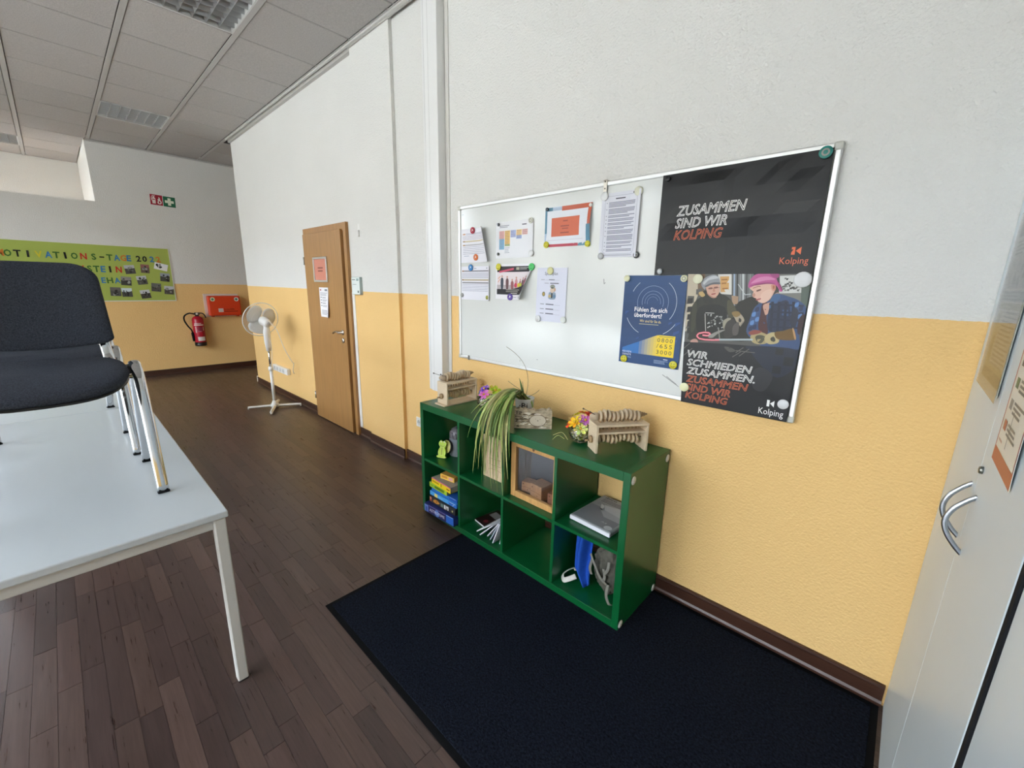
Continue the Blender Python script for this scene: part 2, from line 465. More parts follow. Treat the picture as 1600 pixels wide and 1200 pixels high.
for i, (a, b_, wy) in enumerate([(p, q_, WIN_Y) for p, q_ in WINS] + [ALC]):
    f = B(); t = 0.06; y0, y1 = wy - 0.12, wy - 0.06
    f.box(a, a + t, y0, y1, WZ0, WZ1, '#d9dad8').box(b_ - t, b_, y0, y1, WZ0, WZ1, '#d9dad8').box(a + t, b_ - t, y0, y1, WZ0, WZ0 + t, '#d9dad8').box(a + t, b_ - t, y0, y1, WZ1 - t, WZ1, '#d9dad8')
    m_ = (a + b_) / 2
    f.box(m_ - t / 2, m_ + t / 2, y0, y1, WZ0 + t, WZ1 - t, '#d9dad8')
    f.box(a + t, b_ - t, y0, y1, 2.45, 2.45 + t, '#d9dad8')
    wo = struct(f, 'window_%d' % (i + 1), M_PLASTIC)
    for (u0, u1) in ((a + t, m_ - t / 2), (m_ + t / 2, b_ - t)):
        for (v0, v1) in ((WZ0 + t, 2.45), (2.45 + t, WZ1 - t)):
            B().box(u0, u1, wy - 0.092, wy - 0.088, v0, v1, W_).build('pane', M_GLASS, wo)
struct(B().box(-40, 30, -40, -5.75, -0.3, -0.1, '#c9c6be'), 'floor_outside', M_CONCRETE)
struct(B().box(-40, 30, -21, -20, -0.1, 6.0, '#9c958b'), 'wall_opposite', M_CONCRETE)

# skirting: profiled brown plastic
SKP = [(0, 0), (0.014, 0), (0.014, 0.012), (0.009, 0.022), (0.009, 0.072), (0.013, 0.078), (0.011, 0.088), (0, 0.09)]
def skirting(name, x0, x1, yw, ax='x', scale=1.0, thick=1.0):
    """ax x: wall face at y=yw, room on the -y side; ax y: wall face at x=yw, room on the +x side"""
    b = B(); P = [(-p * thick, z * scale) for p, z in SKP]
    n = len(P)
    if ax == 'x':
        V = [(x0, yw + p, z) for p, z in P] + [(x1, yw + p, z) for p, z in P]
    else:
        V = [(yw - p, x0, z) for p, z in P] + [(yw - p, x1, z) for p, z in P]
    F = [tuple(range(n)), tuple(range(n, 2 * n))[::-1]] + [(i, n + i, n + (i + 1) % n, (i + 1) % n) for i in range(n)]
    if ax == 'y': F = [f[::-1] for f in F]
    b.add(V, F, '#42291f')
    return struct(b, name, M_BASE)
skirting('baseboard_right', -1.76, 0.885, 0.0)
skirting('baseboard_duct', -2.31, -1.76, 0.03)
skirting('baseboard_pier', -2.895, -2.305, 0.002, scale=1.05)
skirting('baseboard_door', -3.14, -2.90, 0.03, scale=0.95)
skirting('baseboard_left', -6.34, -4.125, 0.03, scale=0.95)
skirting('baseboard_far', -5.6, 1.6, -7.85, ax='y', scale=1.0)

# ducts and trims on the long wall
struct(B().box(-1.80, -1.672, -0.065, 0.0, 0.735, ZC, '#e7e7e6', 0.004).box(-1.85, -1.802, -0.05, 0.028, 0.735, ZC, '#e3e3e2', 0.004)
       .box(-1.765, -1.764, -0.0658, -0.065, 0.735, ZC, '#b9b9b6').box(-1.83, -1.829, -0.0508, -0.05, 0.735, ZC, '#b9b9b6'), 'trim_1', M_PLASTIC)
struct(B().box(-1.670, -1.636, -0.007, 0.0, 0.74, ZC, '#dcdad5', 0.002), 'trim_2', M_PLASTIC)
struct(B().box(-3.148, -3.10, 0.024, 0.03, 0.09, 1.42, '#ebe9e4'), 'trim_3', M_MATTE)
struct(B().box(-6.33, -2.89, 0.0, 0.03, 3.295, ZC, '#b4b1ac').box(-2.89, -1.86, -0.012, 0.0, 3.312, ZC, '#b4b1ac').box(-6.33, -1.86, -0.03, -0.012, 3.316, ZC, '#c6c4c0'), 'trim_4', M_RAIL)
struct(B().box(-7.85, -7.83, -1.31, 1.6, 3.312, ZC, '#b9b6b2'), 'trim_5', M_RAIL)
wm = struct(B().box(-6.36, -6.33, 0.018, 0.03, 0, 0.1, '#d8d5cd', 0.003), 'trim_6', M_PLASTIC)

# suspended ceiling
ceil_o = struct(B().box(-7.97, 1.5, -5.75, 1.75, 3.38, 3.42, '#55534f').box(-9.87, -7.97, -3.35, -1.19, 3.38, 3.42, '#55534f'), 'ceiling', M_MATTE)
GX = [-10.3 + 0.625 * k for k in range(20)]
GY = [0.605 - 0.625 * k + 0.625 for k in range(12)]
LIGHTS = [(-3.425, -1.27), (-5.925 - 0.625, -1.27), (-9.05, -2.52), (-3.425, -3.77), (-6.55, -3.77)]
TILE_C = '#b2aeab'
_tile = {}
def tile(x0, x1, y0, y1):
    wd, ht = round(x1 - x0, 3), round(y1 - y0, 3)
    if wd < 0.03 or ht < 0.03: return
    k = (wd, ht)
    if k not in _tile:
        _tile[k] = B().box(-wd / 2, wd / 2, -ht / 2, ht / 2, 0.0, 0.018, TILE_C, 0.004, 1).build('ceiling_tile', M_TILE, ceil_o)
        o = _tile[k]
    else:
        o = _tile[k].copy(); C.objects.link(o)
    o.location = ((x0 + x1) / 2, (y0 + y1) / 2, ZC + 0.004)
for i in range(len(GX) - 1):
    for j in range(len(GY) - 1):
        x0, x1 = GX[i] + 0.006, GX[i + 1] - 0.006; y1, y0 = GY[j] - 0.021, GY[j + 1] + 0.021
        if any(abs(GX[i] - lx) < 0.1 and abs(GY[j + 1] - ly) < 0.1 for lx, ly in LIGHTS): continue
        x0 = max(x0, -9.74); x1 = min(x1, 1.35); y0 = max(y0, -5.59)
        xm = (x0 + x1) / 2
        ymax = 1.59 if xm < -6.33 else (0.02 if xm < -1.76 else -0.01)
        if x1 < -7.9: ymax = -1.32; y0 = max(y0, -3.19)
        if -7.97 < xm < -7.6 and y0 > -1.6 and False: continue
        y1 = min(y1, ymax)
        tile(x0, x1, y0, y1)
for gy in GY[1:]:
    if gy > 1.5 or gy < -5.55: continue
    a, b_ = (-9.74 if gy > -3.1 else -7.84, 1.35) if gy < -1.35 else ((-7.84, 1.35) if gy < 0 else (-7.84, -6.34))
    B().box(a, b_, gy - 0.018, gy + 0.018, ZC - 0.001, ZC + 0.004, '#aeaba8').build('ceiling_rail', M_RAIL, ceil_o)
for gx in GX[1:-1]:
    if gx < -9.7 or gx > 1.3: continue
    ymax = 1.59 if -7.84 < gx < -6.33 else (-1.32 if gx < -7.85 else -0.01)
    B().box(gx - 0.006, gx + 0.006, -3.19 if gx < -7.9 else -5.59, ymax, ZC + 0.007, ZC + 0.012, '#8d8a87').build('cross_rail', M_RAIL, ceil_o)

def louvre_light(x, y, label):
    t = thing('ceiling_light', label, 'ceiling light', (x + 0.3125, y + 0.3125, ZC), group='louvred ceiling lights')
    h = 0.285
    b = B()
    b.box(-h - 0.012, -h, -h - 0.012, h + 0.012, 0.0, 0.05, '#c9c9c7').box(h, h + 0.012, -h - 0.012, h + 0.012, 0.0, 0.05, '#c9c9c7')
    b.box(-h, h, -h - 0.012, -h, 0.0, 0.05, '#c9c9c7').box(-h, h, h, h + 0.012, 0.0, 0.05, '#c9c9c7').box(-h - 0.012, h + 0.012, -h - 0.012, h + 0.012, 0.046, 0.049, '#6f6f6e')
    b.build('housing', M_RAIL, t)
    n = 7; st = 2 * h / n; first = None
    for k in range(1, n):
        q = -h + k * st
        bl = B().prism([(-0.001, 0), (0.001, 0), (0.011, 0.040), (-0.011, 0.040)], -h, h, W_)
        o = bl.build('louvre_blade', M_LOUVRE, t) if first is None else first.copy()
        if first is None: first = o
        else: C.objects.link(o)
        o.matrix_basis = TR(q, 0, 0.002) @ RX(PI / 2)
        o2 = first.copy(); C.objects.link(o2)
        o2.matrix_basis = TR(0, q, 0.002) @ RZ(PI / 2) @ RX(PI / 2)
    for k in (-1, 1):
        B().tube([(k * 0.14, -h + 0.02, 0.0435), (k * 0.14, h - 0.02, 0.0435)], 0.0015, '#e9e9e6', 6).build('lamp_tube', M_PLASTIC, t)
for (lx, ly), lb in zip(LIGHTS, ['square louvred ceiling light cut by the top edge of the photo',
                                  'square louvred ceiling light above the wooden door and the fan',
                                  'louvred ceiling light seen through the high opening at the far left',
                                  'louvred ceiling light nearest the window wall over the tables',
                                  'louvred ceiling light nearest the window wall beyond the tables']):
    louvre_light(lx, ly, lb)

# ------------------------------------------------------------------ the oak door
door = struct(B().box(-4.12, -4.07, 0.005, 0.12, 0, 2.042, '#a87c49').box(-3.205, -3.15, 0.002, 0.12, 0, 2.042, '#a87c49').box(-4.07, -3.205, 0.005, 0.12, 1.975, 2.042, '#a87c49')
              .box(-3.225, -3.205, 0.03, 0.12, 0, 1.975, '#7f5930').box(-4.07, -3.225, 0.10, 0.12, 0, 1.975, '#7f5930'), 'door_1', M_OAK)
leaf = B().box(-4.085, -3.228, -0.018, 0.022, 0.008, 1.985, '#ab804d', 0.003, 1)
dl = leaf.build('door_leaf', M_OAK, door)
hb = B()
hb.M = TR(-3.30, -0.018, 1.03) @ RX(PI / 2)
hb.lathe([(0.026, 0), (0.026, 0.006), (0.022, 0.009), (0.010, 0.010), (0.010, 0.05), (0.0, 0.052)], '#b7aca0', 20)
hb.M = Matrix()
hb.tube(smoothpath([(-3.30, -0.062, 1.03), (-3.34, -0.068, 1.035), (-3.39, -0.066, 1.028), (-3.425, -0.062, 1.012)], 5), [0.010] * 10 + [0.009] * 4 + [0.007] * 2, '#b7aca0', 10, asp=0.8)
hb.build('door_handle', M_STEEL, door, label='brushed metal lever handle')
kb = B(); kb.M = TR(-3.30, -0.018, 0.95) @ RX(PI / 2)
kb.lathe([(0.025, 0), (0.025, 0.006), (0.021, 0.009), (0.0, 0.0095)], '#b7aca0', 20).flat([(-0.004, -0.012), (0.004, -0.012), (0.004, 0.012), (-0.004, 0.012)], 1, '#22201e', 0.0095)
kb.build('key_rosette', M_STEEL, door)
for hz in (1.72, 0.25):
    B().tube([(-4.095, -0.018, hz - 0.04), (-4.095, -0.018, hz + 0.04)], 0.008, '#b9b6b0', 8).build('hinge', M_STEEL, door)
WALLM = lambda x, y, z, tilt=0.0: TR(x, y, z) @ RX(PI / 2) @ RZ(tilt)
FARM = lambda x, y, z, tilt=0.0: TR(x, y, z) @ RZ(PI / 2) @ RX(PI / 2) @ RZ(tilt)
CABM = lambda x, y, z, tilt=0.0: TR(x, y, z) @ RZ(-PI / 2) @ RX(PI / 2) @ RZ(tilt)

t = thing('door_sign', 'silver framed sign with salmon pink sheet on the wooden door', 'sign', (-3.852, -0.0185, 1.505))
fb = B(); fw, fh, q = 0.315, 0.245, 0.02
fb.box(0, fw, -0.012, 0, 0, q, '#d3d2d0', 0.003).box(0, fw, -0.012, 0, fh - q, fh, '#d3d2d0', 0.003).box(0, q, -0.012, 0, q, fh - q, '#d3d2d0', 0.003).box(fw - q, fw, -0.012, 0, q, fh - q, '#d3d2d0', 0.003)
fb.build('sign_frame', M_ALU, t)
sb = B().sheet(fw - 2 * q, fh - 2 * q, '#d98f7c'); sb.lines(0.08, 0.2, 0.125, 2, 0.03, 0.012, 1, '#8f4f45', 0.1)
sb.build('sign_sheet', M_GLOSSP, t, mtx=TR(q, -0.004, q) @ RX(PI / 2))
sb = B().sheet(0.21, 0.297, '#eeedf0'); sb.rect(0.02, 0.265, 0.05, 0.28, 1, '#b35a5a').rect(0.13, 0.262, 0.19, 0.282, 1, '#8a8b92')
sb.lines(0.02, 0.19, 0.245, 3, 0.012, 0.004, 1, '#8d8d95', 0.2)
for k in range(4): sb.rect(0.02, 0.195 - k * 0.028, 0.05, 0.203 - k * 0.028, 1, '#6d6d78'); sb.lines(0.06, 0.185, 0.203 - k * 0.028, 2, 0.01, 0.004, 1, '#8d8d95', 0.4, k)
sb.lines(0.03, 0.19, 0.07, 4, 0.013, 0.005, 1, '#8d8d95', 0.3, 9)
tag(sb.build('notice_sheet', M_PRINT, mtx=WALLM(-3.768, -0.020, 1.155, 0.0), cuts=0.03,
             bend=lambda x, y, z: (x, y, z + 0.022 * max(0, (x - 0.1) / 0.11) ** 2 * max(0, 1 - y / 0.25))), 'white printed notice curling off the wooden door below its framed sign', 'notice')

t = thing('door_plaque', 'pale glass name plaque on the wall right of the wooden door', 'plaque', (-3.10, 0.03, 1.40))
B().box(0, 0.155, -0.028, 0, 0, 0.157, '#a9b8b6', 0.003).build('plaque_body', M_PLASTIC, t)
pb = B().sheet(0.147, 0.149, '#e3ebe8', 0.001); pb.rect(0.01, 0.125, 0.07, 0.132, 1, '#6f7d7a').rect(0.09, 0.118, 0.135, 0.14, 1, '#9bb3b0').text('B', 0.12, 0.122, h=0.014, lvl=2, col='#4d6461')
pb.rect(0.02, 0.085, 0.09, 0.089, 1, '#8a9693').rect(0.105, 0.012, 0.135, 0.032, 1, '#6f7d7a')
pb.build('plaque_front', M_GLOSSP, t, mtx=TR(0.004, -0.0292, 0.004) @ RX(PI / 2))
tag(B().box(-2.955, -2.905, 0.018, 0.03, 1.90, 2.01, '#e9e8e5', 0.003).box(-2.945, -2.92, 0.004, 0.018, 1.90, 1.955, '#dcdbd8', 0.003).build('wall_holder', M_PLASTIC),
    'small white plastic holder high on the wall right of the door', 'holder')

def socket_face(b, x, z, y):
    b.M = TR(x, y, z) @ RX(PI / 2)
    b.lathe([(0.021, 0.001), (0.021, 0.002), (0.0195, 0.0022), (0.019, -0.0), (0.0, -0.0001)], '#c9c9c6', 20)
    for s in (-1, 1): b.disc(s * 0.0095, 0, 0.003, 2, '#3b3b3b', z=0.002)
    b.M = Matrix()
t = thing('socket_strip', 'white four-way power socket strip on the wall behind the fan', 'socket', (-5.22, 0.03, 0.37))
B().box(-0.26, 0.26, -0.045, 0, -0.04, 0.04, '#e9e8e4', 0.008).build('strip_body', M_PLASTIC, t)
for k in range(4):
    b = B(); socket_face(b, 0, 0, 0); b.box(-0.034, 0.034, 0.0, 0.002, -0.034, 0.034, '#d9d8d4', 0.0015)
    b.build('socket', M_PLASTIC, t, loc=(-0.18 + 0.105 * k, -0.0475, 0))
t = thing('wall_socket', 'white single wall socket left of the green shelf', 'socket', (-2.112, 0.03, 0.385))
B().box(-0.041, 0.041, -0.008, 0, -0.041, 0.041, '#f0efec', 0.004).build('socket_plate', M_PLASTIC, t)
b = B(); socket_face(b, 0, 0, -0.0095); b.build('socket', M_PLASTIC, t)

# ------------------------------------------------------------------ far wall: board, signs, extinguisher, first aid
t = thing('notice_board', 'lime green trip board with coloured cut-out letters and photos', 'board', (-7.85, -0.578, 1.165))
BWD, BHT = 1.95, 0.80
B().box(-BWD, 0, 0, BHT, -0.012, 0.0, '#e3e3da', 0.002).rect(-BWD + 0.012, 0.012, -0.012, BHT - 0.012, 1, '#a8b85a').build('board_panel', M_MATTE, t, mtx=TR(0.013, 0, 0) @ RZ(PI / 2) @ RX(PI / 2))
LC = {'g': '#3f6b2c', 'k': '#23261f', 'b': '#3f7fb0', 'r': '#c8352b', 'y': '#d2c83a', 'o': '#cf7a33'}
row1 = [('M', -2.29, 'o'), ('O', -2.226, 'g'), ('T', -2.143, 'k'), ('I', -2.053, 'k'), ('V', -1.958, 'y'), ('A', -1.87, 'b'), ('T', -1.797, 'g'), ('I', -1.714, 'k'), ('O', -1.627, 'g'), ('N', -1.537, 'r'),
        ('S', -1.435, 'g'), ('-', -1.352, 'k'), ('T', -1.272, 'g'), ('A', -1.194, 'b'), ('G', -1.123, 'o'), ('E', -1.063, 'b'), ('2', -0.956, 'k'), ('0', -0.885, 'k'), ('2', -0.801, 'b'), ('2', -0.727, 'o')]
row2 = [('P', -2.00, 'y'), ('O', -1.926, 'k'), ('T', -1.849, 'k'), ('T', -1.76, 'k'), ('E', -1.676, 'b'), ('N', -1.59, 'r'), ('S', -1.501, 'g'), ('T', -1.431, 'g'), ('E', -1.363, 'b'), ('I', -1.289, 'k'), ('N', -1.196, 'r')]
row3 = [('R', -1.455, 'k'), ('E', -1.38, 'b'), ('H', -1.313, 'g'), ('A', -1.234, 'b')]
for rw, zz, hh in ((row1, 1.788, 0.085), (row2, 1.622, 0.088), (row3, 1.466, 0.08)):
    for ch, yy, cc in rw:
        if yy < -2.48: continue
        V, F, asp = text_geo(ch)
        h = hh if ch != '-' else 0.018
        wd = min(h * asp, 0.066)
        if ch == '-': wd = 0.05
        if ch == 'I': wd = 0.022
        lb = B(); R2 = random.Random(int(yy * 1000))
        lb.text(ch, 0, -h / 2, h=h, wd=wd, lvl=0, col=LC[cc], anchor='c', bold=0.03)
        lb.build('letter', M_MATTE, t, mtx=TR(0.016, yy + 0.578, zz - 1.165) @ RZ(PI / 2) @ RX(PI / 2) @ RZ(R2.uniform(-0.06, 0.06)))
PH = [(-1.074, 1.628, .1), (-0.9, 1.646, -.05), (-0.707, 1.683, -.25), (-1.138, 1.46, -.08), (-0.958, 1.476, .12), (-0.679, 1.525, -.1), (-1.275, 1.306, -.05), (-1.151, 1.295, 0), (-0.944, 1.27, .12), (-0.805, 1.372, -.1), (-0.654, 1.331, -.08)]
for k, (yy, zz, a) in enumerate(PH):
    R2 = random.Random(k); pb = B(); wd, ht = 0.115, 0.125
    if k == 2: wd, ht = 0.16, 0.1
    if k == 1: wd = 0.1
    pb.box(-wd / 2, wd / 2, -ht / 2, ht / 2, -0.001, 0.0, '#4a4a46')
    pb.rect(-wd / 2, -ht / 2, wd / 2, ht / 2, 0.4, ('#514f4a', '#6a5a50', '#efefec', '#3e3d38', '#55564e', '#474a45', '#5a5a58', '#4d4f49', '#4a4740', '#55544f', '#50504a')[k])
    sky = ('#b9bcc0', '#8b5f5a', '#e9ecee', '#8f8d88', '#c2c6ca', '#9aa2a8', '#6f6a66', '#cfdfe6', '#c9ccd0', '#6b6d6a', '#c4c8cc')[k]
    pb.flat([(-wd / 2, ht * (0.05 + .1 * R2.random())), (0, ht * (0.1 * R2.random())), (wd / 2, ht * (.1 + .1 * R2.random())), (wd / 2, ht / 2), (-wd / 2, ht / 2)], 1, sky)
    for q in range(7):
        cx, cy, r = R2.uniform(-wd / 2 + .02, wd / 2 - .02), R2.uniform(-ht / 2 + .02, ht / 4), R2.uniform(.006, .018)
        pb.disc(cx, cy, r, 2 + q * 0.2, R2.choice(['#2c2c2a', '#1f1f1e', '#6b6e6a', '#9a9c96', '#3a3f35', '#2a2624']), ry=r * R2.uniform(.6, 1.4), n=8)
    pb.build('photo', M_GLOSSP, t, mtx=TR(0.0175, yy + 0.578, zz - 1.165) @ RZ(PI / 2) @ RX(PI / 2) @ RZ(a))

sg = B().sheet(0.145, 0.145, '#a01d2e', 0.0015); cr = '#e6dcd6'
sg.flat([(0.022, 0.018), (0.062, 0.018), (0.062, 0.092), (0.052, 0.104), (0.032, 0.104), (0.022, 0.092)], 1, cr).rect(0.034, 0.104, 0.05, 0.118, 1, cr).flat([(0.024, 0.118), (0.062, 0.124), (0.062, 0.13), (0.024, 0.13)], 1, cr)
sg.rect(0.026, 0.07, 0.056, 0.082, 2, '#a01d2e').stroke([(0.026, 0.124), (0.016, 0.1), (0.016, 0.06)], 0.006, 1, cr)
sg.flat(closed([(0.09, 0.02), (0.122, 0.02), (0.132, 0.05), (0.118, 0.078), (0.116, 0.1), (0.1, 0.118), (0.1, 0.095), (0.086, 0.08), (0.092, 0.06), (0.082, 0.045)]), 1, cr).disc(0.108, 0.045, 0.01, 2, '#a01d2e', ry=0.016)
tag(sg.build('safety_sign', M_PRINT, mtx=FARM(-7.8475, -0.704, 2.588, -0.03)), 'red fire extinguisher sign with white symbols on the far wall', 'sign', 'safety signs on the far wall')
sg = B().sheet(0.147, 0.145, '#1f6a49', 0.0015); cr = '#e3ead6'
sg.rect(0.055, 0.02, 0.092, 0.125, 1, cr).rect(0.02, 0.054, 0.055, 0.091, 1, cr).rect(0.092, 0.054, 0.127, 0.091, 1, cr)
tag(sg.build('safety_sign', M_PRINT, mtx=FARM(-7.8475, -0.552, 2.580, -0.03)), 'green first aid sign with white cross on the far wall', 'sign', 'safety signs on the far wall')

t = thing('fire_extinguisher', 'red fire extinguisher with black hose hanging on the far wall', 'fire extinguisher', (-7.755, -0.36, 0.44))
RED = '#b0182f'
B().lathe([(0.0, 0.05), (0.076, 0.05), (0.078, 0.06), (0.078, 0.42), (0.07, 0.452), (0.045, 0.475), (0.03, 0.482), (0.0, 0.482)], RED, 28).build('cylinder', M_CERAMIC, t)
B().lathe([(0.0, 0.0), (0.078, 0.0), (0.081, 0.006), (0.081, 0.06), (0.0, 0.06)], '#141414', 28).build('base_ring', M_PLASTIC, t)
vb = B().lathe([(0.026, 0.48), (0.026, 0.515), (0.018, 0.53), (0.0, 0.53)], '#1a1a1a', 16).box(-0.02, 0.02, -0.035, 0.035, 0.50, 0.54, '#171717', 0.008)
vb.M = TR(0.022, 0, 0.52) @ RY(PI / 2); vb.lathe([(0.018, 0), (0.018, 0.008), (0.0, 0.009)], '#cfcac0', 16); vb.M = Matrix()
vb.build('valve', M_PLASTIC, t)
B().tube(smoothpath([(0, 0.03, 0.53), (0, 0.075, 0.525), (0, 0.105, 0.49), (0, 0.115, 0.45)], 4), 0.009, '#151515', 8).build('carrying_handle', M_PLASTIC, t)
B().tube(smoothpath([(0, -0.03, 0.515), (0.0, -0.1, 0.53), (0.005, -0.165, 0.49), (0.01, -0.175, 0.42), (0.01, -0.14, 0.33), (0.01, -0.1, 0.26), (0.01, -0.09, 0.2)], 6), 0.011, '#151515', 10).build('hose', M_RUBBER, t)
B().tube([(0.01, -0.092, 0.22), (0.01, -0.088, 0.08)], [0.02, 0.017], '#131313', 10).build('nozzle', M_RUBBER, t)
lb = B()
def cyl_patch(b, a0, a1, z0, z1, r, col, n=8):
    V = []; F = []
    for i in range(n + 1):
        a = math.radians(a0 + (a1 - a0) * i / n); V += [(r * math.cos(a), r * math.sin(a), z0), (r * math.cos(a), r * math.sin(a), z1)]
    for i in range(n): F.append((2 * i, 2 * i + 2, 2 * i + 3, 2 * i + 1))
    b.add(V, F, col, True)
cyl_patch(lb, -55, 45, 0.335, 0.35, 0.0786, '#e7d9d6'); cyl_patch(lb, -50, 20, 0.36, 0.375, 0.0786, '#d6b7b8')
cyl_patch(lb, -45, -35, 0.22, 0.32, 0.0786, '#d9b9bb'); cyl_patch(lb, 35, 42, 0.25, 0.31, 0.0786, '#d9b9bb'); cyl_patch(lb, -25, 25, 0.235, 0.31, 0.0784, '#8e2a40')
cyl_patch(lb, -30, 45, 0.085, 0.15, 0.0786, '#e4dcd8'); cyl_patch(lb, -20, 15, 0.235, 0.242, 0.0789, '#d9a9ae')
lb.build('cylinder_label', M_PRINT, t, kind='stuff')
B().box(-0.094, -0.07, -0.03, 0.03, 0.3, 0.36, '#2a2a2a').build('wall_bracket', M_PLASTIC, t)

t = thing('first_aid_kit', 'orange first aid case on a white holder on the far wall', 'first aid kit', (-7.85, 0.04, 0.92))
B().box(0.0, 0.02, -0.265, 0.235, -0.02, 0.355, '#e0cfc4', 0.004).build('wall_holder', M_PLASTIC, t)
ORG = '#d8401c'
B().box(0.021, 0.135, -0.228, 0.232, 0.0, 0.325, ORG, 0.018, 3).box(0.06, 0.12, -0.2, -0.16, -0.018, 0.0, '#a82f16', 0.004).box(0.06, 0.12, 0.16, 0.2, -0.018, 0.0, '#a82f16', 0.004).build('case', M_PLASTIC, t)
pb = B().rect(-0.1, 0.06, -0.03, 0.12, 1, '#d8c9c4').text('Erste-Hilfe', -0.02, 0.09, wd=0.15, h=0.03, lvl=1, col='#3a1a18').rect(-0.02, 0.065, 0.18, 0.075, 1, '#6a2418')
pb.disc(-0.165, 0.27, 0.034, 1, '#cfd6b2').disc(0.175, 0.27, 0.034, 1, '#e5e6de').rect(0.168, 0.248, 0.182, 0.292, 2, '#2f6f4c').rect(0.153, 0.263, 0.197, 0.277, 2, '#2f6f4c').rect(-0.172, 0.25, -0.158, 0.29, 2, '#2f6f4c').rect(-0.185, 0.263, -0.145, 0.277, 2, '#2f6f4c')
pb.build('case_print', M_PRINT, t, kind='stuff', mtx=TR(0.1352, 0, 0) @ RZ(PI / 2) @ RX(PI / 2))

# ------------------------------------------------------------------ floor mat
t = thing('entrance_mat', 'large dark navy ribbed entrance mat on the floor before the shelf', 'mat', (-1.08, -1.235, 0.0))
MX, MY = 1.96, 1.215
bd = B(); q = 0.022
bd.prism([(0, 0), (MX, 0), (MX, MY), (0, MY)], 0.0002, 0.004, '#07080a')
bd.build('rubber_border', M_RUBBER, t)
B().box(q, MX - q, q, MY - q, 0.004, 0.0085, '#171b24', 0.003, 1).build('pile', M_MAT, t)

# ------------------------------------------------------------------ green cube shelf
SY0, SY1 = -0.397, -0.013
DX = [-1.109, -0.742, -0.392]      # left faces of the three dividers
DT = 0.018
GRN = '#08562c'
t = thing('cube_shelf', 'green lacquered cube shelf of eight compartments against the yellow wall', 'shelf', (0, 0, 0.0095))
zo = -0.0095
B().box(-1.4775, -1.447, SY0, SY1, 0, 0.77 + zo, GRN, 0.0015, 1).build('side_panel', M_GREEN, t)
B().box(-0.034, 0, SY0, SY1, 0, 0.77 + zo, GRN, 0.0015, 1).build('side_panel', M_GREEN, t)
B().box(-1.447, -0.034, SY0, SY1, 0.726 + zo, 0.77 + zo, GRN, 0.0015, 1).build('top_panel', M_GREEN, t)
B().box(-1.447, -0.034, SY0, SY1, 0, 0.046 + zo, GRN, 0.0015, 1).build('bottom_panel', M_GREEN, t)
for d in DX: B().box(d, d + DT, SY0 + 0.002, SY1, 0.046 + zo, 0.726 + zo, GRN, 0.001, 1).build('divider', M_GREEN, t)
cells = [(-1.447, DX[0]), (DX[0] + DT, DX[1]), (DX[1] + DT, DX[2]), (DX[2] + DT, -0.034)]
for a, b_ in cells: B().box(a, b_, SY0 + 0.002, SY1, 0.378 + zo, 0.395 + zo, GRN, 0.001, 1).build('shelf_panel', M_GREEN, t)
for yy, zz in ((-0.372, 0.733), (-0.038, 0.733), (-0.372, 0.03), (-0.038, 0.03)):
    b = B(); b.M = RY(PI / 2); b.lathe([(0.0, 0), (0.019, 0), (0.018, 0.002), (0.0, 0.003)], '#cfcfc8', 14)
    b.build('screw_cap', M_PLASTIC, t, loc=(0.0, yy, zz + zo), label='round white screw cap')
ZM, ZB, ZT = 0.395, 0.046, 0.77

# ------------------------------------------------------------------ whiteboard and what hangs on it
t = thing('whiteboard', 'wide magnetic whiteboard with aluminium frame on the long wall', 'whiteboard', (-1.53, 0, 1.015))
WW, WH = 1.988, 0.982
B().box(0.012, WW - 0.012, -0.018, -0.003, 0.012, WH - 0.012, '#d9dbd8').build('writing_surface', M_BOARD, t)
for nm, bx in (('frame_rail', (0.02, WW - 0.02, 0, 0.02)), ('frame_rail', (0.02, WW - 0.02, WH - 0.02, WH)), ('frame_rail', (0, 0.02, 0.02, WH - 0.02)), ('frame_rail', (WW - 0.02, WW, 0.02, WH - 0.02))):
    B().box(bx[0], bx[1], -0.026, 0, bx[2], bx[3], '#dcdddc', 0.004).build(nm, M_ALU, t)
for cx, cz in ((0, 0), (WW - 0.024, 0), (0, WH - 0.024), (WW - 0.024, WH - 0.024)):
    B().box(cx - 0.002, cx + 0.026, -0.029, 0, cz - 0.002, cz + 0.026, '#c3c3bb', 0.006).build('corner_cap', M_PLASTIC, t)
b = B().box(1.081, 1.099, -0.031, -0.026, 0.935, 0.99, '#c9c3b8', 0.002).box(1.081, 1.099, -0.031, 0.0, 0.984, 0.988, '#c9c3b8')
b.M = TR(1.09, -0.031, 0.95) @ RX(PI / 2); b.disc(0, 0, 0.004, 1, '#4a453e', n=10).disc(0, 0.03, 0.004, 1, '#4a453e', n=10); b.M = Matrix()
b.build('hanging_clip', M_STEEL, t)
B().box(0.097, 0.115, -0.03, -0.026, -0.006, 0.026, '#8d8d88', 0.002).build('hanging_clip', M_STEEL, t)
b = B()
b.M = WALLM(0, -0.0183, 0)
b.stroke([(1.455, 0.105), (1.535, 0.062)], 0.003, 0, '#8a8c8a').stroke([(1.475, 0.1), (1.525, 0.07)], 0.003, 0, '#8a8c8a')
b.text('7', 1.545, 0.105, h=0.028, lvl=0, col='#777a78').stroke([(1.11, 0.535), (1.113, 0.51), (1.12, 0.518)], 0.004, 0, '#8b8d8b')
b.disc(0.565, 0.05, 0.003, 0, '#77787a', n=8).disc(0.70, 0.075, 0.003, 0, '#77787a', n=8).stroke([(0.03, 0.93), (0.05, 0.93)], 0.003, 0, '#9fb0b8')
b.build('pen_marks', M_PRINT, t, kind='stuff')

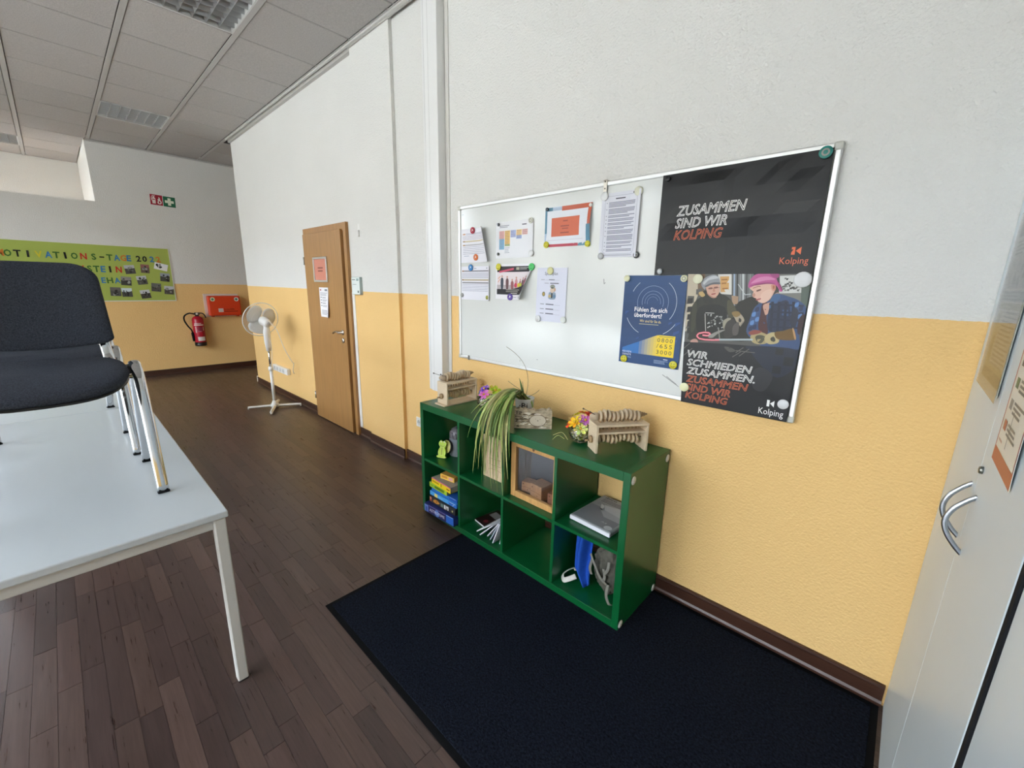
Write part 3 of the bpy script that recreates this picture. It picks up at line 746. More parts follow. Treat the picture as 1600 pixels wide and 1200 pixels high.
YB = -0.0195
def curl_r(wd, amt, start=0.5, pw=2.0, top=False):
    def f(x, y, z):
        k = max(0.0, (x / wd - start) / (1 - start))
        return (x - amt * 0.35 * k ** 3, y, z + amt * k ** pw)
    return f
A4, A4s = 0.297, 0.21
# work plans
def plan(seed, ox):
    s = B().sheet(0.292, 0.207, '#e8e8ef'); R = random.Random(seed)
    s.rect(0.02, 0.172, 0.045, 0.18, 1, '#d4a27c'); s.lines(0.05, 0.27, 0.18, 2, 0.007, 0.003, 1, '#a9a9ba', 0.1, seed)
    s.lines(0.02, 0.275, 0.163, 3, 0.009, 0.003, 1, '#b3aab8', 0.05, seed + 1)
    s.rect(0.02, 0.127, 0.275, 0.135, 1, '#cdbf9f').rect(0.02, 0.128, 0.04, 0.135, 2, '#a88a66')
    s.rect(0.02, 0.104, 0.275, 0.112, 1, '#b9b7bd').rect(0.02, 0.105, 0.04, 0.112, 2, '#b08a5c')
    s.lines(0.02, 0.275, 0.098, 5, 0.0105, 0.003, 1, '#a9a9ba', 0.05, seed + 2); s.rect(0.03, 0.04, 0.08, 0.043, 1, '#9aa7bd').rect(0.25, 0.19, 0.26, 0.198, 1, '#777788')
    return s
s = plan(3, 0)
tag(s.build('plan_sheet', M_PRINT, mtx=WALLM(-1.508, YB, 1.648, 0.0), cuts=0.03, bend=lambda x, y, z: (x - 0.045 * max(0, (x - 0.13) / 0.16) ** 2.2 * (0.25 + 0.75 * y / 0.207), y, z + 0.05 * max(0, (x - 0.13) / 0.16) ** 1.8 * (0.55 + 0.45 * y / 0.207))),
    'white weekly plan sheet with curled right edge, top left on whiteboard', 'sheet')
s = B().sheet(0.279, 0.211, '#e6e6ee'); s.rect(0.01, 0.178, 0.275, 0.186, 1, '#8c8a92').rect(0.01, 0.178, 0.028, 0.186, 2, '#a07a5c'); s.lines(0.01, 0.275, 0.17, 4, 0.009, 0.0035, 1, '#a5a3b3', 0.03, 4)
s.rect(0.01, 0.121, 0.275, 0.131, 1, '#bcae98').rect(0.01, 0.121, 0.022, 0.131, 2, '#9a7a58').rect(0.01, 0.104, 0.275, 0.113, 1, '#8f8f96'); s.lines(0.01, 0.275, 0.098, 5, 0.0098, 0.003, 1, '#a5a5b8', 0.03, 5); s.rect(0.25, 0.195, 0.26, 0.202, 1, '#888899').rect(0.13, 0.196, 0.15, 0.2, 1, '#9999aa')
tag(s.build('plan_sheet', M_PRINT, mtx=WALLM(-1.508, YB, 1.413), cuts=0.03, bend=curl_r(0.279, 0.010, 0.6)),
    'white plan sheet under blue magnet, bottom left on whiteboard', 'sheet')
s = B().sheet(0.297, 0.205, '#e9eaee')
s.lines(0.03, 0.11, 0.185, 2, 0.008, 0.004, 1, '#8a8d98', 0.2).rect(0.21, 0.178, 0.245, 0.184, 1, '#6a6d78')
for k, (c1, h1, c2, h2) in enumerate([('#dba9a2', .045, '#7fb0cf', .06), ('#e3bd72', .075, '#9fb07a', .012), ('#a9b6dc', .04, None, 0), ('#e6c48a', .03, '#9fb0d8', .02), ('#dfb3b0', .03, None, 0)]):
    x0 = 0.028 + 0.046 * k
    s.rect(x0, 0.155 - h1, x0 + 0.042, 0.155, 1, c1)
    if c2: s.rect(x0, 0.155 - h1 - h2, x0 + 0.042, 0.155 - h1, 1, c2)
    s.lines(x0 + 0.003, x0 + 0.04, 0.15, int((h1 + h2) / 0.009), 0.009, 0.002, 2, '#8f7f88', 0.4, k)
s.lines(0.074, 0.116, 0.06, 4, 0.009, 0.0035, 1, '#a9acb8', 0.3)
tag(s.build('timetable_sheet', M_PRINT, mtx=WALLM(-1.182, YB, 1.667), cuts=0.03, bend=curl_r(0.297, 0.004, 0.5)),
    'white sheet with coloured timetable blocks on whiteboard left half', 'sheet')
s = B().sheet(0.297, 0.206, '#e9e8ec'); s.rect(0.012, 0.16, 0.285, 0.193, 1, '#26242a').flat([(0.03, 0.155), (0.15, 0.172), (0.15, 0.184), (0.03, 0.166)], 2, '#c9506a').rect(0.17, 0.172, 0.195, 0.187, 2, '#a8a48f'); s.lines(0.2, 0.27, 0.186, 2, 0.008, 0.003, 2, '#b9b5b0', 0.2)
s.rect(0.012, 0.058, 0.285, 0.16, 1, '#e3d9dc').rect(0.012, 0.06, 0.285, 0.085, 2, '#b9aeb2')
for k, (cx, hh, c) in enumerate([(0.055, .085, '#3c4350'), (0.098, .08, '#6a4a4c'), (0.14, .06, '#9a5f62'), (0.175, .075, '#c98f92'), (0.215, .06, '#a8777c'), (0.245, .07, '#6f4a52'), (0.272, .08, '#8a3f4f')]):
    s.flat(closed([(cx - .008, 0.062), (cx + .008, 0.062), (cx + .012, 0.062 + hh * .6), (cx, 0.062 + hh * .78), (cx - .012, 0.062 + hh * .6)], 3), 3, c).disc(cx, 0.062 + hh * .86, .007, 4, '#c99f90', n=10)
for cx, c in ((0.17, '#c83f5a'), (0.2, '#d9c23a'), (0.225, '#c2c94a')): s.disc(cx, 0.084, 0.013, 5, c, n=14)
for cx in (0.03,): s.stroke([(cx - .01, .1), (cx + .01, .12)], .004, 3, '#d98a5a').stroke([(cx - .01, .12), (cx + .01, .135)], .004, 3, '#d98a5a')
s.flat([(0.012, 0.06), (0.13, 0.06), (0.285, 0.085), (0.285, 0.028), (0.012, 0.028)], 6, '#27262b'); s.lines(0.09, 0.22, 0.058, 2, 0.01, 0.004, 7, '#a8a49a', 0.2).rect(0.13, 0.034, 0.19, 0.038, 7, '#c9c5bd').rect(0.15, 0.012, 0.18, 0.015, 1, '#9a9aa5')
tag(s.build('flyer_sheet', M_GLOSSP, mtx=WALLM(-1.180, YB, 1.427), cuts=0.03,
            bend=lambda x, y, z: (x - 0.06 * max(0, (x - 0.15) / 0.147) ** 2 * max(0, 1 - y / 0.19), y + 0.012 * max(0, (x - 0.15) / 0.147) ** 2 * max(0, 1 - y / 0.19), z + 0.055 * max(0, (x - 0.13) / 0.167) ** 2 * max(0, 1 - y / 0.2))),
    'flyer with photo of a row of people curling off the whiteboard', 'flyer')
s = B().sheet(0.296, 0.2, '#dfe3ea'); TE, OR = '#5f8da5', '#c4664e'
s.rect(0, 0.182, 0.05, 0.2, 1, TE).rect(0.05, 0.182, 0.11, 0.2, 1, '#b3c3d6').rect(0.11, 0.178, 0.296, 0.2, 1, OR).rect(0, 0.07, 0.014, 0.182, 1, TE).rect(0.276, 0.1, 0.296, 0.178, 1, OR).rect(0.27, 0.02, 0.296, 0.1, 1, TE).rect(0.03, 0, 0.22, 0.014, 1, '#b54453').flat([(0.22, 0), (0.296, 0), (0.296, 0.02), (0.215, 0.012)], 1, TE).flat([(0, 0.03), (0.008, 0.03), (0.014, 0.07), (0, 0.07)], 1, '#a9c0d8')
s.rect(0.045, 0.052, 0.225, 0.146, 1, '#cf6a4c'); s.rect(0.12, 0.125, 0.15, 0.13, 2, '#8c463a').rect(0.105, 0.1, 0.16, 0.105, 2, '#8c463a').rect(0.115, 0.088, 0.155, 0.092, 2, '#8c463a').rect(0.105, 0.067, 0.16, 0.072, 2, '#8c463a').rect(0.02, 0.033, 0.25, 0.035, 1, '#c4bcc8')
tag(s.build('laminated_card', M_GLOSSP, mtx=WALLM(-0.806, YB, 1.715), cuts=0.03, bend=lambda x, y, z: (x, y, z + 0.018 * max(0, (x - 0.15) / 0.146) ** 2 * math.sin(PI * min(1, max(0, y / 0.2))))),
    'laminated card with orange rectangle and blue red border on whiteboard', 'card')
s = B().sheet(0.21, 0.292, '#dcdde6'); s.rect(0.075, 0.262, 0.125, 0.267, 1, '#4a4a55').rect(0.165, 0.279, 0.172, 0.286, 1, '#333333')
s.stroke([(0.02, 0.03), (0.02, 0.262), (0.035, 0.277), (0.175, 0.277), (0.19, 0.262), (0.19, 0.03), (0.175, 0.015), (0.035, 0.015), (0.02, 0.03)], 0.0016, 1, '#a6a8b8')
R = random.Random(5); yy = 0.25
while yy > 0.03:
    k = R.choice((1, 2, 2, 3, 4)); s.rect(0.028, yy - 0.004, 0.032, yy, 1, '#7b7d8a')
    for q in range(k):
        if yy < 0.028: break
        s.rect(0.04, yy - 0.0035, 0.18 - (0.06 * R.random() if q == k - 1 else 0.003 * R.random()), yy, 1, '#85879a'); yy -= 0.0062
    yy -= 0.0045
s.lines(0.02, 0.19, 0.011, 1, 0.01, 0.003, 1, '#9a9cab', 0.4)
tag(s.build('rules_sheet', M_PRINT, mtx=WALLM(-0.460, YB, 1.652, -0.006), cuts=0.03, bend=curl_r(0.21, 0.012, 0.6)),
    'white sheet of closely printed rules left of the black poster', 'sheet')
s = B().sheet(0.21, 0.292, '#dadcea'); s.text('Speiseplan', 0.055, 0.248, wd=0.09, h=0.022, lvl=1, col='#3f4350')
s.rect(0.03, 0.226, 0.055, 0.229, 1, '#9a9cab').rect(0.06, 0.2255, 0.16, 0.2265, 1, '#8a8c9a').rect(0.085, 0.226, 0.125, 0.23, 1, '#6d6f7d').rect(0.055, 0.208, 0.085, 0.211, 1, '#9a9cab').rect(0.095, 0.207, 0.155, 0.212, 1, '#6d6f7d')
s.disc(0.052, 0.15, 0.011, 1, '#6f7a68', ry=0.013).disc(0.052, 0.15, 0.007, 2, '#b79a5a', ry=0.009)
s.flat(closed([(0.09, 0.125), (0.132, 0.125), (0.138, 0.15), (0.128, 0.162), (0.094, 0.162), (0.086, 0.148)]), 1, '#93a3b5').disc(0.111, 0.172, 0.014, 2, '#d8c6b4').disc(0.113, 0.192, 0.017, 2, '#8d9288', ry=0.011).disc(0.124, 0.176, 0.012, 1, '#c9a58e').rect(0.106, 0.13, 0.116, 0.158, 3, '#4c4f48').disc(0.095, 0.14, 0.009, 3, '#c4ad7a').disc(0.128, 0.14, 0.01, 3, '#6c8aa8').disc(0.112, 0.185, 0.009, 3, '#5b5f58', ry=0.004)
for k, z_ in enumerate((0.093, 0.067, 0.042)): s.rect(0.03, z_, 0.058, z_ + 0.004, 1, '#8a8c9a').rect(0.07, z_ - 0.001, 0.17, z_, 1, '#9a9cab').rect(0.07, z_, 0.125, z_ + 0.005, 1, '#6d6f7d')
tag(s.build('menu_sheet', M_PRINT, mtx=WALLM(-0.852, YB, 1.317, -0.012), cuts=0.03, bend=curl_r(0.21, 0.003, 0.3)),
    'white meal plan sheet headed Speiseplan in middle of whiteboard', 'sheet')

# blue help line poster
s = B().sheet(0.296, 0.412, '#2f4f86')
NB = 10
for k in range(NB):           # printed gradient: paler to the upper corners, darker in the middle
    y0, y1 = 0.412 * k / NB, 0.412 * (k + 1) / NB
    v = 0.5 + 0.5 * abs(k - 4.5) / 4.5
    s.rect(0, y0, 0.296, y1, 0.5, (0.013 + 0.008 * v, 0.036 + 0.03 * v, 0.10 + 0.085 * v))
cx, cy = 0.148, 0.292
for r, a0, a1, wd in ((0.026, 20, 200, .001), (0.038, -10, 190, .0012), (0.052, -20, 195, .0015), (0.075, -30, 200, .0017)): s.arc(cx, cy, r, a0, a1, wd, 1.5, '#8fa4c6')
for r, A in ((0.112, ((-40, 52), (128, 155))), (0.135, ((-62, -32), (205, 245)))):
    for a0, a1 in A: s.arc(cx, cy - 0.02 * (r > .12), r, a0, a1, 0.002, 1.5, '#c9d3e4')
s.text('Fühlen Sie sich', 0.062, 0.248, wd=0.158, h=0.021, lvl=2, col='#f2f2f4', bold=0.012).text('überfordert?', 0.062, 0.222, wd=0.135, h=0.021, lvl=2, col='#f2f2f4', bold=0.012).text('Wir sind für Sie da.', 0.092, 0.2, wd=0.105, h=0.012, lvl=2, col='#e3cf8a').rect(0.09, 0.19, 0.185, 0.193, 2, '#a9a98f')
NG = 18
for k in range(NG):
    u0, u1 = k / NG, (k + 1) / NG; xa, xb = 0.015 + 0.255 * u0, 0.015 + 0.255 * u1
    t_ = min(1, max(0, (u0 - 0.28) / 0.4)); c = tuple((1 - t_) * a + t_ * b_ for a, b_ in zip(lin('#3370b4'), lin('#f0cf2f')))
    top = lambda u: 0.072 + min(u / 0.68, 1.0) * 0.075
    bot = lambda u: 0.05 - 0.0 * u
    s.flat([(xa, bot(u0)), (xb, bot(u1)), (xb, top(u1)), (xa, top(u0))], 1, c)
s.text('0800', 0.188, 0.115, wd=0.072, h=0.019, lvl=2, col='#3b4a45', space=1.25).text('/655', 0.186, 0.088, wd=0.074, h=0.019, lvl=2, col='#3b4a45', space=1.25).text('3000', 0.188, 0.06, wd=0.072, h=0.019, lvl=2, col='#3b4a45', space=1.25).rect(0.195, 0.139, 0.262, 0.142, 2, '#8f8f4a')
s.text('KRISEN', 0.018, 0.05, wd=0.045, h=0.009, lvl=2, col='#dfe6f2', space=1.3).text('DIENSTE', 0.018, 0.037, wd=0.045, h=0.009, lvl=2, col='#dfe6f2', space=1.1).text('BAYERN', 0.018, 0.024, wd=0.045, h=0.008, lvl=2, col='#9fb6d6', space=1.3)
s.rect(0.225, 0.036, 0.245, 0.039, 2, '#dfe6f2').lines(0.18, 0.25, 0.03, 3, 0.006, 0.002, 2, '#9fb2d0', 0.3)
def crease(wd, ht, fx, fy, amp, seed, sag=0.0):
    def f(x, y, z):
        n = mnoise.noise(Vector((x * 7, y * 7, seed))) * amp + mnoise.noise(Vector((x * 17, y * 17, seed + 5))) * amp * 0.45
        for q in fx: n += -0.0035 * math.exp(-abs(x - q) / 0.02)
        for q in fy: n += -0.004 * math.exp(-abs(y - q) / 0.025)
        e = min(x, wd - x, y, ht - y); k = min(1, max(0.15, e / 0.05))
        return (x, y, z + 0.006 + n * k + sag * math.sin(PI * min(1, max(0, x / wd))))
    return f
tag(s.build('help_line_poster', M_GLOSSP, mtx=WALLM(-0.300, YB, 1.154), cuts=0.036, bend=crease(0.296, 0.412, [], [0.206], 0.0012, 3)),
    'dark blue help line poster with yellow wedge and phone number', 'poster')

# upper black poster
s = B().sheet(0.591, 0.412, '#0e1012')
OU, OO = '#e8e8e6', '#c9694a'
for tx, x_, y_, wd, c in (('ZUSAMMEN', 0.072, 0.241, 0.272, OU), ('SIND WIR', 0.071, 0.192, 0.208, OU), ('KOLPING', 0.071, 0.144, 0.197, OO)):
    s.text(tx, x_, y_, wd=wd, h=0.041, lvl=1, col=c, outline=0.022, shear=0.22)
def k_logo(s, x, y, u, c):
    s.rect(x, y, x + 0.42 * u, y + u, 1, c).flat([(x + 0.5 * u, y + 0.5 * u), (x + 1.1 * u, y), (x + 1.1 * u, y + u)], 1, c)
k_logo(s, 0.515, 0.070, 0.027, '#e06a40'); s.text('Kolping', 0.482, 0.030, wd=0.090, h=0.031, lvl=1, col='#d4694a')
tag(s.build('black_poster', M_GLOSSP, mtx=WALLM(-0.153, YB - 0.008, 1.567, 0.002), cuts=0.036, bend=crease(0.594, 0.412, [0.297], [0.206], 0.0050, 11)),
    'crumpled black poster with outlined white and orange lettering on whiteboard', 'poster')

# lower photo poster: coordinates of the print are read off the photograph of the poster itself
Q = [(125, 70), (1600, 50), (1330, 1815), (43, 1565)]      # print corners in drawing units: top left, top right, bottom right, bottom left
PW, PHH = 0.442, 0.556
def homog(src, dst):
    A = []; bb = []
    for (x, y), (u, v) in zip(src, dst):
        A += [[x, y, 1, 0, 0, 0, -u * x, -u * y], [0, 0, 0, x, y, 1, -v * x, -v * y]]; bb += [u, v]
    n = 8
    M = [r + [q] for r, q in zip(A, bb)]
    for i in range(n):
        p = max(range(i, n), key=lambda k: abs(M[k][i])); M[i], M[p] = M[p], M[i]
        M[i] = [q / M[i][i] for q in M[i]]
        for k in range(n):
            if k != i: M[k] = [a - M[k][i] * b_ for a, b_ in zip(M[k], M[i])]
    h = [r[-1] for r in M] + [1]
    return lambda x, y: ((h[0] * x + h[1] * y + h[2]) / (h[6] * x + h[7] * y + 1), (h[3] * x + h[4] * y + h[5]) / (h[6] * x + h[7] * y + 1))
HM = homog(Q, [(0, PHH), (PW, PHH), (PW, 0), (0, 0)])
s = B().sheet(PW, PHH, '#1a1b1f')
lvl_ = [1.0]
def cl(p): return (min(PW - 0.001, max(0.001, p[0])), min(PHH - 0.001, max(0.001, p[1])))
def pp(P, c, sm=True, n=4):
    lvl_[0] += 0.12
    q = [cl(HM(*p)) for p in P]
    s.flat([cl(a) for a in closed(q, n)] if sm else q, lvl_[0], c)
def ps(P, wd, c):
    lvl_[0] += 0.12
    s.stroke([cl(HM(*p)) for p in P], wd, lvl_[0], c)
pp([(125, 70), (1590, 50), (1480, 975), (55, 880)], '#54534f', False)                                   # workshop
pp([(125, 72), (245, 68), (240, 340), (150, 560), (105, 760), (70, 760)], '#b9ad97', False)
pp([(245, 70), (330, 70), (300, 330), (245, 340)], '#6d5540', False)
for y_ in (370, 470, 560, 640, 720): pp([(120, y_), (185, y_ - 5), (175, y_ + 60), (110, y_ + 65)], '#2e2b28' if y_ % 200 else '#8f8574', False)
pp([(480, 72), (640, 68), (640, 320), (480, 310)], '#d4d0c8', False); pp([(505, 100), (610, 95), (605, 285), (510, 290)], '#c99a5c', False)
for a in ((520, 130, 590), (520, 175, 575), (530, 240, 595)): pp([(a[0], a[1]), (a[2], a[1] - 5), (a[2], a[1] + 14), (a[0], a[1] + 18)], '#9c6a38', False)
pp([(650, 60), (900, 55), (880, 430), (660, 430)], '#6b6d6e', False)
for x_, c in ((665, '#9fb0c6'), (700, '#33332f'), (735, '#8d8f8c'), (775, '#b9bcb9'), (810, '#474643'), (850, '#838481')): pp([(x_, 60), (x_ + 16, 60), (x_ + 10, 520), (x_ - 6, 520)], c, False)
ps([(715, 190), (760, 260), (800, 320), (870, 310)], 0.003, '#b9bdbd'); ps([(770, 60), (775, 520)], 0.003, '#c7cbca')
pp([(640, 330), (720, 340), (715, 430), (650, 440)], '#a88a70', False)
pp([(700, 440), (760, 390), (940, 370), (960, 830), (560, 850), (580, 640)], '#27251f')                   # anvil block
pp([(1200, 70), (1590, 55), (1560, 420), (1220, 360)], '#7b7a74', False); pp([(1210, 85), (1470, 70), (1470, 290), (1200, 300)], '#cfd0cc', False)
for k in range(26):
    R = random.Random(k); x_, y_ = R.uniform(1215, 1430), R.uniform(90, 260); pp([(x_, y_), (x_ + R.uniform(15, 40), y_ - 4), (x_ + R.uniform(15, 40), y_ + R.uniform(12, 26)), (x_, y_ + 20)], R.choice(['#5b5b58', '#85857f', '#3f3f3d', '#6b6b66']), False)
pp([(1470, 190), (1590, 180), (1550, 480), (1460, 420)], '#57635a', False)
# woman on the left
pp([(135, 800), (150, 560), (200, 420), (300, 340), (400, 300), (520, 310), (620, 370), (690, 480), (720, 560), (640, 610), (590, 560), (560, 700), (560, 840), (400, 870), (140, 860)], '#2c2d24')
pp([(300, 300), (350, 270), (500, 290), (520, 400), (430, 440), (320, 420)], '#25261f')
pp([(590, 400), (640, 400), (700, 520), (650, 600), (600, 560)], '#4b4734'); pp([(180, 470), (230, 420), (215, 700), (160, 760)], '#3d3c2f')
pp([(255, 480), (560, 470), (540, 760), (250, 790)], '#1d1d1a'); 
for k in range(34):
    R = random.Random(100 + k); x_, y_ = R.uniform(350, 530), R.uniform(540, 735); pp([(x_, y_), (x_ + R.uniform(8, 22), y_ - 5), (x_ + R.uniform(10, 20), y_ + R.uniform(8, 18)), (x_ - 3, y_ + 12)], R.choice(['#8f908c', '#b5b6b2', '#6c6d69', '#3a3a38']), False)
ps([(330, 550), (335, 760)], 0.003, '#b3b1aa'); ps([(335, 540), (440, 545)], 0.003, '#b3b1aa')
pp([(345, 205), (420, 180), (490, 185), (502, 250), (490, 310), (450, 355), (410, 360), (365, 320), (345, 260)], '#c99f8b')
pp([(372, 240), (412, 232), (414, 252), (376, 256)], '#8a5c50'); pp([(436, 228), (476, 222), (478, 240), (440, 246)], '#8a5c50'); pp([(425, 250), (442, 252), (446, 282), (424, 284)], '#b98470'); pp([(405, 312), (450, 302), (452, 314), (410, 324)], '#9a4f4c')
ps([(360, 250), (500, 235)], 0.0012, '#4a4040'); pp([(350, 300), (380, 340), (430, 365), (470, 350), (430, 352), (390, 330)], '#a97a68')
pp([(285, 190), (300, 140), (370, 95), (440, 78), (490, 110), (505, 190), (470, 195), (400, 200), (345, 225), (330, 262), (300, 235)], '#8e9094')
pp([(310, 170), (380, 110), (450, 90), (490, 120), (440, 130), (370, 150), (320, 200)], '#b9bbbe'); pp([(330, 215), (420, 175), (500, 172), (500, 192), (410, 200), (345, 230)], '#5f6166')
pp([(255, 300), (300, 285), (330, 330), (290, 350)], '#b59a63')
pp([(660, 560), (700, 520), (760, 560), (795, 620), (780, 660), (740, 690), (700, 640), (680, 600)], '#a89a85'); pp([(650, 530), (720, 520), (750, 560), (700, 590), (660, 570)], '#8b7146'); pp([(735, 600), (760, 620), (752, 650), (728, 640)], '#33302b'); ps([(745, 700), (785, 640)], 0.004, '#8d8577')
pp([(545, 640), (600, 600), (640, 610), (600, 650), (570, 730), (545, 720)], '#97917f'); pp([(560, 720), (600, 640), (680, 620), (700, 760), (640, 830), (560, 830)], '#3b3733')
pp([(660, 700), (730, 650), (720, 790), (660, 800)], '#58534f')
# woman on the right
pp([(820, 760), (860, 620), (900, 500), (960, 430), (1020, 410), (1110, 380), (1200, 310), (1330, 340), (1450, 390), (1535, 480), (1510, 640), (1450, 780), (1450, 980), (1080, 960), (900, 860)], '#3b4f76')
pp([(1010, 420), (1070, 420), (1060, 600), (1080, 780), (1000, 780), (960, 700), (985, 560)], '#4a2a2c')
pp([(1020, 440), (1110, 400), (1130, 330), (1200, 290), (1170, 420), (1060, 560), (1030, 520)], '#c69a88')
pp([(1100, 460), (1180, 420), (1320, 400), (1330, 740), (1100, 760), (1070, 620)], '#2b3248'); pp([(1120, 340), (1190, 300), (1220, 350), (1150, 440), (1090, 480)], '#3c5c84')
for x_ in (1130, 1210, 1290, 1380): ps([(x_, 400), (x_ - 20, 760)], 0.009, '#22283a')
for y_ in (430, 520, 610, 700): ps([(1090, y_), (1500, y_ + 20)], 0.007, '#232a3f')
for k, (x_, y_) in enumerate(((890, 540), (930, 480), (870, 640), (850, 710), (1400, 420), (1450, 470), (1440, 560), (1380, 500), (930, 600), (900, 690))): pp([(x_, y_), (x_ + 40, y_ - 15), (x_ + 35, y_ + 35), (x_ - 5, y_ + 40)], ('#5f86bd', '#2b3550')[k % 2])
pp([(1380, 480), (1440, 520), (1400, 720), (1340, 640)], '#2a2f3f'); pp([(1450, 600), (1530, 560), (1470, 780), (1430, 760)], '#3a2528')
pp([(860, 210), (1000, 180), (1130, 190), (1165, 230), (1140, 300), (1090, 380), (1020, 420), (960, 400), (935, 365), (895, 345), (890, 310), (900, 280), (865, 250)], '#d9ae9c')
pp([(1000, 300), (1100, 250), (1120, 330), (1040, 410), (985, 400)], '#e0bba9'); pp([(930, 375), (985, 360), (990, 372), (945, 388)], '#a35a5a'); pp([(938, 265), (985, 248), (990, 262), (945, 280)], '#6b4238'); ps([(895, 240), (960, 215), (985, 218)], 0.002, '#7d5240'); pp([(1110, 200), (1160, 195), (1165, 255), (1125, 262)], '#c98f7a'); pp([(1130, 210), (1150, 208), (1148, 240), (1132, 244)], '#a8644f')
pp([(890, 310), (915, 300), (925, 330), (900, 350)], '#bf8d7b')
pp([(845, 235), (850, 160), (900, 90), (960, 55), (1110, 55), (1170, 110), (1190, 190), (1240, 265), (1215, 275), (1165, 200), (1050, 185), (930, 200)], '#b8568c')
pp([(870, 180), (960, 110), (1080, 95), (1160, 130), (1060, 140), (950, 165)], '#cf7fac'); pp([(850, 215), (960, 180), (1080, 168), (1160, 180), (1060, 185), (930, 205)], '#8f3d6b'); pp([(1100, 60), (1200, 60), (1190, 110), (1130, 100)], '#a04a7c'); pp([(1180, 150), (1215, 190), (1245, 265), (1205, 240)], '#9c3f72')
# gloves, rod
pp([(870, 820), (900, 780), (960, 760), (1060, 790), (1100, 840), (1060, 900), (960, 910), (890, 880)], '#a8976c'); pp([(930, 820), (990, 800), (1050, 830), (1000, 900), (950, 880)], '#4d4a38')
pp([(1040, 830), (1090, 780), (1170, 770), (1210, 820), (1205, 890), (1110, 910), (1050, 880)], '#b7a77c'); pp([(1110, 840), (1150, 820), (1170, 870), (1125, 880)], '#3d3a2d')
pp([(1160, 770), (1260, 750), (1375, 725), (1415, 830), (1380, 860), (1200, 850)], '#6d5126'); pp([(1370, 725), (1390, 730), (1418, 835), (1400, 850)], '#b98f62')
pp([(850, 770), (920, 740), (1010, 760), (950, 790), (870, 800)], '#8a4a42')
ps([(450, 858), (900, 856)], 0.0075, '#a9b3b6')
loop_ = [(500, 860), (420, 862), (330, 858), (260, 845), (232, 815), (255, 785), (320, 772), (380, 778), (395, 798), (360, 812), (300, 805)]
ps(loop_, 0.0075, '#d2566a'); ps(loop_, 0.003, '#f0a5ab')
pp([(390, 800), (500, 750), (570, 742), (480, 790), (420, 835), (370, 830)], '#8d8b84'); ps([(490, 730), (505, 850)], 0.004, '#8f8c84')
pp([(160, 870), (200, 850), (240, 860), (245, 900), (205, 920), (165, 905)], '#b98d80')
# lower dark half
pp([(58, 882), (560, 905), (1465, 975), (1330, 1815), (43, 1565)], '#15161a', False)
pp([(850, 930), (1460, 980), (1420, 1180), (1200, 1300), (1000, 1150), (880, 1000)], '#1d2434'); pp([(560, 940), (640, 950), (700, 990), (620, 1000)], '#4a4845')
for P_ in (((700, 1010), (790, 950)), ((740, 1050), (860, 965)), ((660, 1060), (760, 1000)), ((700, 985), (930, 1010)), ((60, 960), (150, 900)), ((80, 1040), (180, 960))): ps(P_, 0.003, '#5f5d58')
pp([(900, 1250), (1000, 1180), (1150, 1280), (1050, 1450), (920, 1420)], '#2b2c30')
for tx, x_, y_, wd, c in (('WIR', 0.020, 0.204, 0.088, OU), ('SCHMIEDEN', 0.020, 0.1675, 0.272, OU), ('ZUSAMMEN.', 0.019, 0.131, 0.288, OU), ('ZUSAMMEN', 0.019, 0.0945, 0.266, OO), ('SIND WIR', 0.022, 0.058, 0.196, OO), ('KOLPING', 0.020, 0.0225, 0.19, OO)):
    s.text(tx, x_, y_, wd=wd, h=0.031, lvl=22, col=c, outline=0.024, shear=0.2)
s.rect(0.362, 0.050, 0.372, 0.076, 22, '#ececea').flat([(0.374, 0.063), (0.389, 0.050), (0.389, 0.076)], 22, '#ececea'); s.text('Kolping', 0.335, 0.008, wd=0.092, h=0.033, lvl=22, col='#ececea')
_cr = crease(PW, PHH, [], [0.305], 0.0016, 21)
def hang(x, y, z):               # the sheet hangs a little askew: its left edge runs inwards towards the foot
    a = _cr(x, y, z); return (a[0] + 0.033 * (1 - y / PHH) * (1 - x / PW), a[1], a[2])
tag(s.build('photo_poster', M_GLOSSP, mtx=WALLM(-0.003, YB - 0.008, 1.016), cuts=0.036, bend=hang),
    'poster with photo of two people forging metal above outlined lettering', 'poster')

# magnets
def magnet(x, z, r, col, label, kind='flat', group=None, dy=0.0, h=0.006):
    b = B()
    if kind == 'dome': b.lathe([(0.0, 0), (r, 0), (r, h * 0.4), (r * 0.85, h * 0.9), (r * 0.45, h * 1.25), (0.0, h * 1.3)], col, 18)
    else: b.lathe([(0.0, 0), (r, 0), (r, h * 0.75), (r * 0.9, h), (0.0, h + 0.0003)], col, 18)
    zt = h * (1.3 if kind == 'dome' else 1.0) + 0.0004
    if kind == 'smile':
        k = '#4a430f'
        b.disc(-0.33 * r, 0.3 * r, 0.1 * r, 1, k, ry=0.16 * r, n=8, z=zt).disc(0.33 * r, 0.3 * r, 0.1 * r, 1, k, ry=0.16 * r, n=8, z=zt)
        A = [math.radians(200 + 14 * q) for q in range(11)]
        P = [(0.58 * r * math.cos(a), 0.58 * r * math.sin(a)) for a in A]
        for (x0, y0), (x1, y1) in zip(P[:-1], P[1:]): b.flat([(x0, y0), (x1, y1), (x1 * .8, y1 * .8), (x0 * .8, y0 * .8)], 1, k, z=zt)
    if kind == 'arrow': b.flat([(-0.35 * r, -0.4 * r), (0.5 * r, 0.05 * r), (-0.1 * r, 0.55 * r), (0.0, 0.1 * r)], 1, '#e7e3df', z=zt)
    if kind == 'ring': b.arc(0, 0, r * 0.6, 0, 360, r * 0.25, (zt) / LV, '#8d8d86')
    o = b.build('magnet', M_CHROME if col == 'chrome' else M_PLASTIC, mtx=TR(x, YB - 0.0035 - dy, z) @ RX(PI / 2))
    return tag(o, label, 'magnet', group)
YEL = '#d3cb2b'; CRM = '#dcdbb6'; WHT = '#d9dadb'
